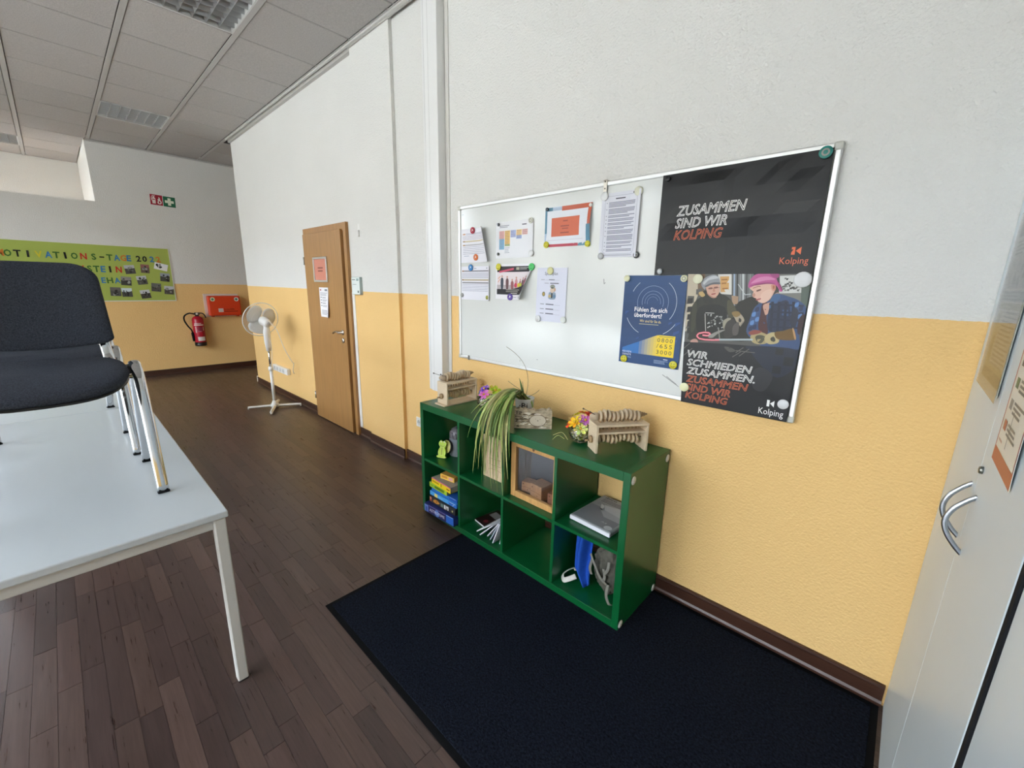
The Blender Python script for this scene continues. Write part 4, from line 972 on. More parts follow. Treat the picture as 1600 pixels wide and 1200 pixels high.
mg = [(-1.388, 1.843, .02, '#a8243a', 'dark red round magnet on the top left plan sheet', 'arrow'), (-1.358, 1.679, .02, '#d9702c', 'orange round magnet at foot of the top left plan sheet', 'arrow'),
      (-1.407, 1.617, .02, '#2f7fc0', 'blue round magnet on the bottom left plan sheet', 'arrow'), (-1.495, 1.44, .014, '#a3a5a2', 'grey magnet at lower left corner of bottom left plan sheet', 'ring'),
      (-1.249, 1.432, .013, '#a3a33c', 'small olive magnet at lower right corner of bottom left plan', 'smile'), (-0.904, 1.863, .016, '#d6d6c8', 'cream magnet at top right of the coloured timetable', 'ring'),
      (-0.895, 1.688, .017, WHT, 'white magnet at bottom right of the coloured timetable', 'flat'), (-1.157, 1.859, .009, '#5b5e62', 'tiny grey magnet at top left of the coloured timetable', 'flat'),
      (-1.157, 1.692, .009, '#6c6f66', 'tiny grey magnet at bottom left of the coloured timetable', 'flat'), (-1.153, 1.617, .02, YEL, 'yellow smiling magnet at top left of the curled flyer', 'smile'),
      (-0.889, 1.614, .02, '#53d070', 'bright green smiling magnet at top right of the curled flyer', 'smile'), (-1.052, 1.442, .02, '#5a3f98', 'purple round magnet at foot of the curled flyer', 'arrow'),
      (-0.791, 1.908, .009, '#2f3a44', 'tiny dark magnet at top left of the orange card', 'flat'), (-0.518, 1.902, .009, '#ecebe6', 'tiny white magnet at top right of the orange card', 'flat'),
      (-0.789, 1.728, .017, YEL, 'yellow smiling magnet at bottom left of the orange card', 'smile'), (-0.524, 1.721, .015, YEL, 'yellow smiling magnet at bottom right of the orange card', 'smile'),
      (-0.442, 1.931, .02, WHT, 'white magnet at top left of the rules sheet', 'flat'), (-0.268, 1.934, .02, '#dadac6', 'cream magnet at top right of the rules sheet', 'flat'),
      (-0.444, 1.659, .016, '#b5b7b8', 'silver ball magnet at bottom left of the rules sheet', 'dome'), (-0.254, 1.658, .015, '#3a3c38', 'dark ringed magnet at bottom right of the rules sheet', 'ring'),
      (-0.753, 1.591, .02, '#dcd99f', 'pale yellow magnet above the word Speiseplan', 'flat'), (-0.83, 1.328, .019, WHT, 'white magnet at bottom left of the meal plan', 'flat'),
      (-0.652, 1.333, .018, '#d5d8d2', 'whitish magnet at bottom right of the meal plan', 'flat'), (-0.287, 1.552, .015, CRM, 'cream magnet at top left of the blue poster', 'flat'),
      (-0.018, 1.553, .015, CRM, 'cream magnet at top right of the blue poster', 'ring'), (-0.27, 1.172, .017, YEL, 'yellow smiling magnet at bottom left of the blue poster', 'smile'),
      (-0.025, 1.174, .018, YEL, 'yellow smiling magnet at bottom right of the blue poster', 'smile'), (0.416, 1.967, .02, '#1f7a70', 'teal round magnet at top right corner of the black poster', 'ring'),
      (-0.129, 1.962, .011, '#17181a', 'small black magnet at top left corner of the black poster', 'flat'), (-0.126, 1.583, .012, '#c9cccd', 'small silver ball magnet at bottom left of the black poster', 'dome'),
      (0.044, 1.551, .02, '#dddcbf', 'cream magnet at top left of the photo poster', 'flat'), (0.413, 1.55, .028, WHT, 'large white magnet at top right of the photo poster', 'flat'),
      (0.040, 1.085, .02, '#e0deb4', 'pale cream magnet on left edge of the photo poster', 'flat'), (0.419, 1.085, .019, WHT, 'white magnet right of the logo at foot of photo poster', 'flat')]
for k, (x, z, r, c, lb, kd) in enumerate(mg):
    dy = (0.006 if k < 27 else 0.016) if k >= 23 else 0.0
    magnet(x, z, r, c, lb, kd, 'magnets on the whiteboard', dy)

# ------------------------------------------------------------------ things on top of the shelf
PLY = '#d6c3a6'; PLYD = '#a98f6c'
def caterpillar_toy(label, loc, rz, L, D, H, base, zs):
    t = thing('caterpillar_toy', label, 'toy', loc, (0, 0, rz), 'wooden caterpillar toys on the shelf')
    th = 0.011
    B().box(0, th, 0, D, 0, H - th, PLY, 0.001, 1).build('end_panel', M_TOYWOOD, t)
    B().box(L - th, L, 0, D, 0, H - th, PLY, 0.001, 1).build('end_panel', M_TOYWOOD, t)
    B().box(0, L, 0, D, H - th, H, PLY, 0.001, 1).build('top_panel', M_TOYWOOD, t)
    B().box(th, L - th, 0.006, D - 0.006, zs, zs + 0.009, PLY, 0.001, 1).build('inner_shelf', M_TOYWOOD, t)
    if base: B().box(-0.022, L, -0.002, D, -0.0, 0.009, PLY, 0.001, 1).build('base_panel', M_TOYWOOD, t)
    cz = 0.054 + (0.004 if base else 0); yc = D * 0.5
    B().tube([(-0.012, yc, cz), (L - th, yc, cz)], 0.004, '#8f7756', 8).build('axle', M_TOYWOOD, t)
    b = B(); b.M = TR(-0.012, yc, cz) @ RY(PI / 2); b.lathe([(0, 0), (0.017, 0), (0.017, 0.008), (0, 0.008)], '#a58a66', 16)
    b.M = Matrix(); b.tube([(-0.03, yc + 0.01, cz - 0.008), (-0.01, yc + 0.01, cz - 0.008)], 0.005, '#a58a66', 8)
    b.build('crank', M_TOYWOOD, t)
    n = 10; x0 = 0.032; st = (L - 0.07) / (n - 1)
    cam0 = seg0 = rod0 = pad0 = None
    for k in range(n):
        x = x0 + st * k; ph = k * 1.25
        if cam0 is None:
            b = B(); b.M = RY(PI / 2); b.lathe([(0, -0.0052), (0.0225, -0.0052), (0.0225, 0.0052), (0, 0.0052)], '#cdb794', 18)
            cam0 = b.build('cam', M_TOYWOOD, t); cm = cam0
            b = B(); b.M = RY(PI / 2); b.lathe([(0, -0.0046), (0.0225, -0.0046), (0.024, -0.0026), (0.024, 0.0026), (0.0225, 0.0046), (0, 0.0046)], '#c9b496', 20)
            b.M = Matrix(); b.box(-0.0035, 0.0035, -0.012, -0.006, -0.032, -0.015, '#a68a66', 0.0015).box(-0.004, 0.004, 0.006, 0.012, -0.032, -0.015, '#a68a66', 0.0015)
            seg0 = b.build('segment', M_TOYWOOD, t); sg_ = seg0
            rod0 = B().tube([(0, 0, 0), (0, 0, H - zs + 0.05)], 0.0024, '#9a8160', 6).build('push_rod', M_TOYWOOD, t); rd = rod0
            pad0 = B().box(-0.008, 0.008, -0.009, 0.009, 0, 0.005, '#cdb692', 0.001, 1).build('cam_follower', M_TOYWOOD, t); pd = pad0
        else:
            cm, sg_, rd, pd = cam0.copy(), seg0.copy(), rod0.copy(), pad0.copy()
            for q in (cm, sg_, rd, pd): C.objects.link(q)
        cm.location = (x, yc + 0.004 * math.cos(ph), cz + 0.006 * math.sin(ph))
        lift = 0.006 * math.sin(ph)
        pd.location = (x, yc, cz + 0.0225 + lift)
        rd.location = (x, yc, cz + 0.0275 + lift)
        sg_.location = (x, yc, H + 0.030 + lift)
    b = B(); b.M = TR(x0 - 0.026, yc, H + 0.028) @ RY(PI * 0.5)
    b.lathe([(0.0, -0.026), (0.009, -0.022), (0.016, -0.010), (0.0195, 0.004), (0.017, 0.014), (0.0, 0.018)], '#bba78e', 16)
    b.build('head', M_TOYWOOD, t)
    for sgn in (-1, 1):
        e = Vector((x0 - 0.06 - 0.012 * (sgn > 0), yc + sgn * 0.028, H + 0.058))
        b = B().tube([(x0 - 0.03, yc + sgn * 0.010, H + 0.04), e], 0.0014, '#4c4138', 6); b.ell(e, (0.0045,) * 3, '#4c4138', 8, 6)
        b.build('antenna', M_TOYWOOD, t)
    xe = x0 + st * n - 0.005
    b = B(); b.M = TR(xe, yc, H + 0.03) @ RY(PI / 2)
    b.lathe([(0, -0.006), (0.014, -0.006), (0.015, 0), (0.007, 0.004), (0.011, 0.010), (0.006, 0.014), (0.009, 0.019), (0.004, 0.024), (0.005, 0.03), (0, 0.034)], '#a98e6a', 14)
    b.build('tail', M_TOYWOOD, t)
caterpillar_toy('wooden crank caterpillar toy at the right end of the shelf top', (-0.22, -0.321, ZT + 0.0005), math.radians(53.8), 0.255, 0.098, 0.135, False, 0.088)
caterpillar_toy('wooden crank caterpillar toy at the left end of the shelf top', (-1.277, -0.335, ZT + 0.0005), math.radians(88.2), 0.245, 0.10, 0.146, True, 0.098)

def flower_bowl(label, loc, r, cols, seed):
    t = thing('flower_bowl', label, 'flower bowl', loc, (0, 0, 0), 'glass bowls with paper flowers')
    R = random.Random(seed)
    k = r / 0.06
    prof = [(0.0, 0.001), (0.032 * k, 0.001), (0.05 * k, 0.018 * k), (0.06 * k, 0.045 * k), (0.056 * k, 0.07 * k), (0.046 * k, 0.085 * k), (0.044 * k, 0.085 * k), (0.054 * k, 0.069 * k), (0.058 * k, 0.045 * k), (0.048 * k, 0.02 * k), (0.03 * k, 0.004), (0.0, 0.004)]
    B().lathe(prof, '#ffffff', 28).build('glass_bowl', M_GLASS, t)
    b = B()
    for i in range(240):
        a = R.uniform(0, 2 * PI); z = R.uniform(0.010, 0.046) * k; rr = (0.028 + 0.52 * z) * R.random() ** 0.35 * k
        q = R.uniform(0.004, 0.0068)
        b.ell((rr * math.cos(a), rr * math.sin(a), z), (q, q, q * 0.7), R.choice(['#c9c08a', '#8a8f3a', '#e3dfc6', '#4f4a2c', '#a8a24a', '#d9d2b0', '#5c6b2c']), 6, 4)
    b.build('pebbles', M_CERAMIC, t, kind='stuff')
    for i, (dx, dy, dz, c, sz) in enumerate(cols):
        b = B(); n = 7
        for ring, (rad, up) in enumerate(((1.0, 0.12), (0.62, 0.42))):
            for q in range(n):
                a = 2 * PI * (q + 0.5 * ring) / n + R.uniform(-.15, .15); s_ = sz * rad
                V = [(0, 0, 0), (s_ * .55 * math.cos(a - .45), s_ * .55 * math.sin(a - .45), s_ * up), (s_ * math.cos(a - .25), s_ * math.sin(a - .25), s_ * (up + .15)), (s_ * 1.05 * math.cos(a), s_ * 1.05 * math.sin(a), s_ * (up + .05)),
                     (s_ * math.cos(a + .25), s_ * math.sin(a + .25), s_ * (up + .15)), (s_ * .55 * math.cos(a + .45), s_ * .55 * math.sin(a + .45), s_ * up)]
                cc = tuple(min(1, x * R.uniform(.85, 1.15)) for x in lin(c))
                b.add(V, [(0, 1, 2), (0, 2, 3), (0, 3, 4), (0, 4, 5)], cc)
        b.ell((0, 0, sz * 0.25), (sz * 0.2,) * 3, '#d9b23c', 8, 5)
        m = TR(dx, dy, dz) @ Vector((dx * 0.9, dy * 0.9 - 0.02, 0.05)).to_track_quat('Z', 'Y').to_matrix().to_4x4()
        b.build('flower', M_PETAL, t, mtx=m)
flower_bowl('glass bowl with purple pink and lime paper flowers, beside left toy', (-1.065, -0.195, ZT + 0.0005), 0.062,
            [(-0.045, 0.0, 0.10, '#57c0cf', 0.03), (-0.012, -0.01, 0.125, '#7d4fc4', 0.034), (0.012, -0.035, 0.10, '#e07fd0', 0.033), (0.045, 0.02, 0.12, '#d3e04a', 0.04), (0.02, 0.035, 0.125, '#d96a4a', 0.028), (-0.02, 0.03, 0.115, '#8a63cf', 0.03)], 4)
flower_bowl('glass bowl with red yellow and pink paper flowers, beside right toy', (-0.362, -0.236, ZT + 0.0005), 0.057,
            [(-0.04, -0.02, 0.085, '#e84a1e', 0.032), (-0.012, -0.03, 0.10, '#f0c52a', 0.034), (0.022, -0.03, 0.075, '#dfe88a', 0.034), (0.025, 0.0, 0.11, '#d98ad6', 0.034), (-0.03, 0.02, 0.125, '#f2e040', 0.03), (0.0, 0.03, 0.135, '#d9722c', 0.03), (0.03, 0.03, 0.13, '#d94a34', 0.028)], 9)
# dry strands beside the right bowl
for k, P in enumerate(([(-0.41, -0.27, ZT + 0.004), (-0.45, -0.265, ZT + 0.03), (-0.50, -0.27, ZT + 0.004)], [(-0.43, -0.27, ZT + 0.003), (-0.455, -0.29, ZT + 0.02), (-0.465, -0.32, ZT + 0.003)])):
    tag(B().tube(smoothpath(P, 6), 0.0012, '#b9c08a', 5).build('dry_stem', M_LEAF), ('thin pale dry stem curving out left of the right flower bowl' if k == 0 else 'short pale dry stem lying in front of the right flower bowl'), 'stem')

# potted plant
t = thing('potted_plant', 'potted spider plant with long leaves hanging over the shelf edge', 'plant', (-0.768, -0.19, ZT + 0.0005))
B().lathe([(0.0, 0.0), (0.040, 0.0), (0.043, 0.006), (0.054, 0.128), (0.056, 0.134), (0.052, 0.134), (0.050, 0.126), (0.0, 0.112)], '#d8d7d2', 28).build('pot', M_CERAMIC, t)
B().lathe([(0.0, 0.112), (0.0495, 0.118), (0.03, 0.122), (0.0, 0.124)], '#2a211b', 20).build('soil', M_BARK, t)
b = B(); b.M = RZ(math.radians(38)) @ TR(0, -0.0535, 0.098) @ RX(PI / 2 - 0.1)
b.text('·Bi', -0.026, -0.012, wd=0.045, h=0.03, lvl=3, col='#1b1b1b')
b.build('pot_lettering', M_PRINT, t, kind='stuff')
R = random.Random(12); LCOL = ['#6b8440', '#7c9448', '#5f7836', '#98a95c', '#8a9c52', '#55702f', '#a5b268', '#b3b06a', '#8f8a55', '#c0bd80']
def leaf_mesh(P, wd, col, n=14):
    P = bez(P, n); V = []; F = []
    up = Vector((0, 0, 1))
    for i, p in enumerate(P):
        tt = (P[min(i + 1, n)] - P[max(i - 1, 0)]).normalized()
        sd = tt.cross(Vector((0.25, -1, 0.35))).normalized() if True else 0
        nn = sd.cross(tt).normalized()
        u = i / n; w_ = wd * (0.55 + 0.45 * math.sin(PI * min(1, u * 1.3))) * (1 - max(0, (u - 0.55) / 0.45) ** 1.7) + 0.0006
        V += [tuple(p - sd * w_ + nn * w_ * 0.35), tuple(p - nn * 0.0006), tuple(p + sd * w_ + nn * w_ * 0.35), tuple(p + nn * 0.0006)]
    for i in range(n):
        for j in range(4): F.append((4 * i + j, 4 * i + (j + 1) % 4, 4 * i + 4 + (j + 1) % 4, 4 * i + 4 + j))
    b = B(); c = lin(col); dry = lin('#a08a5a')
    for i in range(n):
        k = max(0, (i / n - 0.7) / 0.3) * 0.7 * (1 if wd > 0.003 else 0)
        pass
    b.add(V, F, col, True)
    return b
for k in range(40):
    u = (k + R.random()) / 40
    base = Vector((R.uniform(-.022, .022), R.uniform(-.025, .015), 0.122))
    ex = -0.115 + 0.215 * u + R.uniform(-.014, .014)              # how far along the front edge the leaf hangs (local x)
    zt = R.uniform(-0.33, -0.05) if R.random() < 0.8 else R.uniform(-0.06, 0.02)
    if 0.25 < u < 0.8: zt -= 0.03
    yf = -0.232 - R.uniform(0.0, 0.035)                          # in front of the shelf edge
    mid = base.lerp(Vector((ex, yf, 0)), 0.45)
    P = [base, (mid.x * 0.6, -0.05, 0.21 + R.uniform(-.02, .03)), (mid.x, mid.y - 0.05, 0.20 + R.uniform(-.02, .02)), (ex * 0.95, yf - 0.01, 0.14 + R.uniform(-.03, .02)), (ex * 1.1, yf - 0.012, (zt + 0.10) * 0.5), (ex * 1.18 + R.uniform(-.02, .02), yf + R.uniform(-.01, .005), zt)]
    leaf_mesh(P, R.uniform(0.0062, 0.0105), R.choice(LCOL)).build('leaf', M_LEAF, t)
for P, wd, c in (([(-.01, -.01, .12), (-.08, -.03, .19), (-.2, -.06, .14), (-.28, -.10, .05), (-.29, -.14, .006)], .005, '#8fa45c'),
                 ([(0, -.02, .12), (-.06, -.08, .20), (-.17, -.16, .12), (-.20, -.215, .02), (-.215, -.235, -.10)], .006, '#6d8f3c'),
                 ([(0.01, .0, .12), (.05, .0, .16), (.075, -.01, .10), (.085, -.02, .03)], .0045, '#7c8f46'),
                 ([(0, .01, .12), (.0, -.02, .2), (-.06, -.03, .18), (-.05, -.06, .10)], .005, '#9db067'),
                 ([(0, 0, .12), (-.02, 0, .17), (-.03, .0, .215), (-.045, .0, .235)], .006, '#4a6628')):
    leaf_mesh(P, wd, c).build('leaf', M_LEAF, t)
for P in ([(0, 0, .12), (.02, .01, .2), (.03, .02, .3), (-.04, .01, .36), (-.13, -.02, .405)], [(0, 0, .12), (-.01, 0, .17), (-.02, .0, .22)], [(0.0, 0, .125), (.03, .01, .15), (.07, .02, .165), (.085, .02, .19)], [(-.03, 0, .17), (-.08, .0, .185), (-.13, 0, .205)]):
    B().tube(bez(P, 12), 0.0013, '#6b5536', 5).build('stalk', M_LEAF, t)

t = thing('birch_log', 'pale birch bark log slab with oval carving before the plant pot', 'decoration', (-0.717, -0.329, ZT + 0.0005), (0, 0, math.atan2(0.129, 0.149)))
R = random.Random(3); L_, H_ = 0.20, 0.102
top = [(L_ - i * L_ / 14, H_ + R.uniform(-.008, .006) + (0.008 if i == 1 else 0)) for i in range(15)]
pts = [(0, 0), (L_, 0)] + top
b = B(); b.M = RX(PI / 2); b.prism(pts, -0.045, 0.0, '#b5a58b'); b.build('log', M_BARK, t)
b = B(); b.M = TR(0, -0.0008, 0) @ RX(PI / 2)
for k in range(60):
    x, z = R.uniform(0.004, L_ - .045), R.uniform(.005, H_ - .014); w2 = R.uniform(.015, .042); h2 = R.uniform(.0025, .006); b.flat(closed([(x, z), (x + w2 * .5, z - h2 * .6), (x + w2, z + R.uniform(-.003, .003)), (x + w2 * .6, z + h2), (x + w2 * .2, z + h2 * .7)], 2), 0.5 + k * 0.01, R.choice(['#5a4c3b', '#75634e', '#ded6c4', '#9a8a70', '#e6dfd0', '#84735c']))
b.build('bark_marks', M_BARK, t, kind='stuff')
b = B(); b.M = TR(0.125, -0.002, 0.046) @ RX(PI / 2); b.disc(0, 0, 0.046, 0, '#8a7a66', ry=0.034, n=28).disc(0, 0, 0.042, 2, '#d3c7b3', ry=0.030, n=28).disc(0, 0, 0.004, 4, '#9c8f7c', n=8).disc(0.012, 0.008, 0.002, 4, '#8a7d6a', n=6).disc(-0.012, 0.009, 0.002, 4, '#8a7d6a', n=6).arc(0, 0, 0.03, 200, 330, 0.0012, 4, '#a3957f')
b.build('oval_carving', M_PRINT, t, label='smooth pale oval on the bark')
b = B(); b.M = TR(0, -0.002, 0) @ RX(PI / 2); b.text('EP', 0.012, 0.078, wd=0.028, h=0.018, lvl=2, col='#26221e')
for z in (0.066, 0.052, 0.038): b.stroke([(0.005 + 0.0055 * q, z + R.uniform(-.003, .003)) for q in range(12)], 0.0022, 2, '#2e2923')
b.build('log_lettering', M_PRINT, t, kind='stuff')

# ------------------------------------------------------------------ things inside the shelf
t = thing('frog_thermometer', 'lime green frog shaped thermometer propped in the top left compartment', 'thermometer', (-1.365, -0.318, ZM + 0.0032), (math.radians(-14), 0, math.radians(24)))
FG = '#b5d33a'
out = [(-.012, .0), (.014, .0), (.028, .002), (.034, .010), (.024, .016), (.028, .035), (.024, .055), (.017, .070), (.026, .085), (.027, .100), (.020, .110), (.014, .116), (.006, .110), (-.006, .110), (-.014, .116), (-.020, .110), (-.027, .100), (-.026, .085), (-.017, .070), (-.024, .055), (-.028, .035), (-.024, .016), (-.036, .011), (-.030, .002)]
b = B(); b.M = RX(PI / 2); b.prism(closed(out, 3), -0.006, 0.006, FG); b.build('frog_body', M_CERAMIC, t)
b = B(); b.M = TR(0, -0.0062, 0) @ RX(PI / 2)
b.rect(-0.011, 0.016, 0.011, 0.072, 1, '#c9de5a').rect(-0.0015, 0.02, 0.0015, 0.07, 2, '#4a5a1a')
for q in range(6): b.rect(-0.008, 0.024 + q * 0.008, -0.003, 0.0255 + q * 0.008, 2, '#55651c').rect(0.003, 0.024 + q * 0.008, 0.008, 0.0255 + q * 0.008, 2, '#55651c')
b.arc(0, 0.098, 0.022, 215, 325, 0.002, 2, '#46561a').disc(-0.010, 0.107, 0.0045, 2, '#f0f2dc', n=10).disc(0.012, 0.107, 0.0045, 2, '#f0f2dc', n=10).disc(-0.010, 0.107, 0.0022, 3, '#1d1f10', n=8).disc(0.012, 0.107, 0.0022, 3, '#1d1f10', n=8)
b.build('face_print', M_PRINT, t, kind='stuff')
B().tube([(0.0, 0.005, 0.065), (0.016, 0.022, 0.072)], 0.008, FG, 8).build('stub', M_CERAMIC, t)
b = B(); b.M = TR(0.018, 0.030, 0.074) @ RZ(-0.5) @ RX(PI / 2); b.lathe([(0, -0.003), (0.047, -0.003), (0.049, 0.002), (0.046, 0.0045), (0, 0.0045)], '#15150f', 26).build('disc_rim', M_PLASTIC, t)
b = B(); b.M = TR(0.018, 0.030, 0.074) @ RZ(-0.5) @ RX(PI / 2); b.lathe([(0, 0.0046), (0.043, 0.0046), (0.042, 0.006), (0, 0.006)], '#d9cf7a', 26).build('disc_face', M_PLASTIC, t)
t = thing('grey_jar', 'grey round jar with clear domed lid in the top left compartment', 'jar', (-1.348, -0.192, ZM + 0.0006))
B().lathe([(0, 0), (0.056, 0), (0.058, 0.004), (0.058, 0.115), (0.055, 0.12), (0, 0.12)], '#7f848c', 26).build('jar_body', M_MATTE, t)
B().lathe([(0, 0.12), (0.053, 0.12), (0.052, 0.15), (0.042, 0.178), (0.02, 0.192), (0, 0.195)], '#6e6a70', 26).build('domed_lid', M_PLASTIC, t)
for q in range(7):
    a = PI + PI * q / 6.0; B().box(-0.004, 0.004, -0.003, 0.002, 0.122, 0.16, '#8d8a90', 0.001, 1).build('lid_rib', M_PLASTIC, t, loc=(0.0525 * math.cos(a), 0.0525 * math.sin(a), 0), rot=(0, 0, a + PI / 2))

def game_box(label, x0, x1, y0, y1, z0, z1, cols, rz, deco):
    t = thing('game_box', label, 'board game', ((x0 + x1) / 2, (y0 + y1) / 2, z0), (0, 0, rz), 'board games stacked in the bottom left compartment')
    hx, hy, h = (x1 - x0) / 2, (y1 - y0) / 2, z1 - z0
    B().box(-hx + 0.003, hx - 0.003, -hy + 0.003, hy - 0.003, 0, h * 0.96, cols[1], 0.001, 1).build('box_base', M_GLOSSP, t)
    B().box(-hx, hx, -hy, hy, h * 0.12, h, cols[0], 0.0015, 1).build('box_lid', M_GLOSSP, t)
    b = B(); b.M = TR(-hx, -hy - 0.0004, 0) @ RX(PI / 2); deco(b, 2 * hx, h); b.build('lid_print', M_GLOSSP, t, kind='stuff')
    b = B()
g0 = ZB + 0.0006
def deco_a(b, w, h):
    b.rect(w * .16, h * .15, w * .74, h * .97, 1, '#2a2a63').rect(w * .76, h * .15, w, h * .97, 1, '#2f66c4').rect(w * .01, h * .15, w * .14, h * .9, 1, '#6f8cd0').rect(w * .04, h * .2, w * .11, h * .7, 2, '#3d57a8').disc(w * .45, h * .52, h * .36, 2, '#5f86c9').rect(w * .16, h * .9, w * .74, h * .94, 2, '#8d7fc9').rect(w * .77, h * .9, w * .98, h * .95, 2, '#a9c6ef')
    b.text('ASTROTIME', w * .19, h * .38, wd=w * .52, h=h * .3, lvl=4, col='#f2f2f6')
def deco_b(b, w, h):
    b.rect(w * .02, h * .3, w * .1, h * .9, 1, '#b5522c').disc(w * .06, h * .7, h * .16, 2, '#e3b59a', n=10)
    b.flat(closed([(w * .16, h * .4), (w * .3, h * .3), (w * .42, h * .6), (w * .3, h * .85), (w * .2, h * .75)]), 1, '#c98a3c').disc(w * .3, h * .6, h * .13, 2, '#7a4a26', n=10).rect(w * .46, h * .3, w * .56, h * .8, 1, '#6f8786').rect(w * .59, h * .25, w * .65, h * .85, 2, '#ececea').rect(w * .67, h * .3, w * .76, h * .85, 2, '#dcdcda').rect(w * .69, h * .3, w * .72, h * .6, 3, '#2f2f33').disc(w * .9, h * .55, h * .14, 1, '#c9c07a', n=10)
def deco_c(b, w, h):
    b.rect(0, h * .15, w * .72, h * .97, 1, '#4f9fdf').rect(w * .73, h * .15, w, h * .97, 1, '#2c69c2').rect(w * .18, h * .15, w * .3, h * .85, 2, '#e8d67a').rect(w * .33, h * .4, w * .5, h * .6, 2, '#7fbdea').rect(w * .75, h * .75, w * .97, h * .85, 2, '#cfe0f4').stroke([(w * .86, h * .25), (w * .92, h * .6)], h * .08, 2, '#e6eef8')
def deco_d(b, w, h):
    b.rect(0, h * .1, w * .7, h, 1, '#2f74c9').rect(w * .7, h * .1, w, h, 1, '#2456b0').rect(w * .72, h * .8, w * .95, h * .9, 2, '#b5cdee')
def deco_e(b, w, h):
    b.rect(0, 0, w, h, 1, '#a5c83a').rect(w * .03, h * .3, w * .24, h * .7, 2, '#86a92f').rect(w * .3, h * .25, w * .85, h * .75, 2, '#5d7a22')
def deco_f(b, w, h):
    b.rect(0, 0, w, h * .82, 1, '#f2d425').rect(0, h * .82, w, h, 1, '#e0648f').rect(w * .05, h * .35, w * .4, h * .6, 2, '#b78f1c').rect(w * .5, h * .2, w * .54, h * .75, 2, '#8a6a14').rect(w * .8, h * .35, w * .96, h * .55, 2, '#8a3a24')
def deco_g(b, w, h):
    b.rect(0, 0, w, h, 1, '#e6bd55').rect(w * .1, h * .3, w * .5, h * .8, 2, '#c98a3c').rect(w * .6, h * .2, w * .9, h * .8, 2, '#d9a0a0')
game_box('dark blue board game box at bottom of the stack', -1.405, -1.118, -0.433, -0.15, g0, g0 + .064, ('#26306e', '#1d2450'), math.radians(2), deco_a)
game_box('charcoal board game box second from the bottom of the stack', -1.383, -1.118, -0.41, -0.14, g0 + .0645, g0 + .112, ('#2e2f34', '#232428'), math.radians(0), deco_b)
game_box('light blue board game box third from the bottom', -1.384, -1.116, -0.402, -0.13, g0 + .1125, g0 + .145, ('#3f8fd6', '#2f6fb0'), 0, deco_c)
game_box('thin deep blue board game box under the green one', -1.374, -1.116, -0.395, -0.13, g0 + .1455, g0 + .170, ('#2a62ba', '#204c94'), 0, deco_d)
game_box('narrow green game box with grey lid under yellow box', -1.388, -1.20, -0.402, -0.2, g0 + .1705, g0 + .203, ('#8d9a72', '#8aa83c'), math.radians(-2), deco_e)
game_box('yellow game box with pink top edge near top of stack', -1.362, -1.155, -0.405, -0.21, g0 + .2035, g0 + .243, ('#9a9488', '#c9ae28'), math.radians(-3), deco_f)
game_box('small golden game box topmost of the stack', -1.325, -1.205, -0.36, -0.22, g0 + .2435, g0 + .275, ('#c99a4a', '#a67c34'), math.radians(8), deco_g)

t = thing('wooden_crate', 'pale birch wood planter box behind the hanging leaves', 'box', (-0.888, -0.215, ZM + 0.0006))
cw, cd, ch, ct = 0.107, 0.075, 0.26, 0.008
for nm, bx in (('front_board', (-cw, cw, -cd, -cd + ct)), ('back_board', (-cw, cw, cd - ct, cd)), ('side_board', (-cw, -cw + ct, -cd + ct, cd - ct)), ('side_board', (cw - ct, cw, -cd + ct, cd - ct))):
    B().box(bx[0], bx[1], bx[2], bx[3], 0, ch, '#d3bb9a', 0.001, 1).build(nm, M_PINE, t)
B().box(-cw + ct, cw - ct, -cd + ct, cd - ct, 0, 0.008, '#c3aa88').build('bottom_board', M_PINE, t)
b = B(); b.M = TR(0, -cd - 0.0004, 0) @ RX(PI / 2); R = random.Random(8)
for x in (-.07, -.045, -.01, .02, .05, .08): b.stroke([(x + R.uniform(-.004, .004), .02 + .03 * q) for q in range(8)], 0.002, 1, '#8a6f50')
for z in (.06, .09, .13): b.stroke([(-.06 + .02 * q, z + R.uniform(-.006, .006)) for q in range(8)], 0.0015, 1, '#7d6246')
b.build('branch_print', M_PRINT, t, kind='stuff')

t = thing('display_box', 'wooden framed glass display box in the upper third compartment', 'display box', (-0.712, -0.352, ZM + 0.0006))
fw_, fh_, fd_, fq = 0.318, 0.322, 0.15, 0.034
PN = '#c89a5e'
B().box(0, fq, 0, 0.022, 0, fh_, PN, 0.002, 1).build('frame_post', M_PINE, t); B().box(fw_ - fq, fw_, 0, 0.022, 0, fh_, PN, 0.002, 1).build('frame_post', M_PINE, t)
B().box(fq, fw_ - fq, 0, 0.022, 0, fq, PN, 0.002, 1).build('frame_rail', M_PINE, t); B().box(fq, fw_ - fq, 0, 0.022, fh_ - fq, fh_, PN, 0.002, 1).build('frame_rail', M_PINE, t)
b = B(); b.M = TR(0.155, -0.0004, fh_ - 0.016) @ RX(PI / 2); b.disc(0, 0, 0.008, 1, '#6b3f22', ry=0.011, n=12); b.build('knot', M_PINE, t)
B().box(fq * .4, fw_ - fq * .4, 0.023, fd_, 0.006, 0.016, '#8a7354').box(fq * .4, fq * .4 + .008, 0.023, fd_, 0.016, fh_ - .01, '#7d684c').box(fw_ - fq * .4 - .008, fw_ - fq * .4, 0.023, fd_, 0.016, fh_ - .01, '#7d684c').box(fq * .4, fw_ - fq * .4, 0.023, fd_, fh_ - .016, fh_ - .01, '#7d684c').build('box_case', M_PINE, t, kind='stuff')
B().box(fq * .4 + .008, fw_ - fq * .4 - .008, fd_ - 0.006, fd_, 0.016, fh_ - .016, '#3a3e44').build('back_panel', M_MATTE, t)
B().box(fq - 0.004, fw_ - fq + 0.004, 0.012, 0.014, fq - 0.004, fh_ - fq + 0.004, '#ffffff').build('glass_pane', M_GLASS, t)
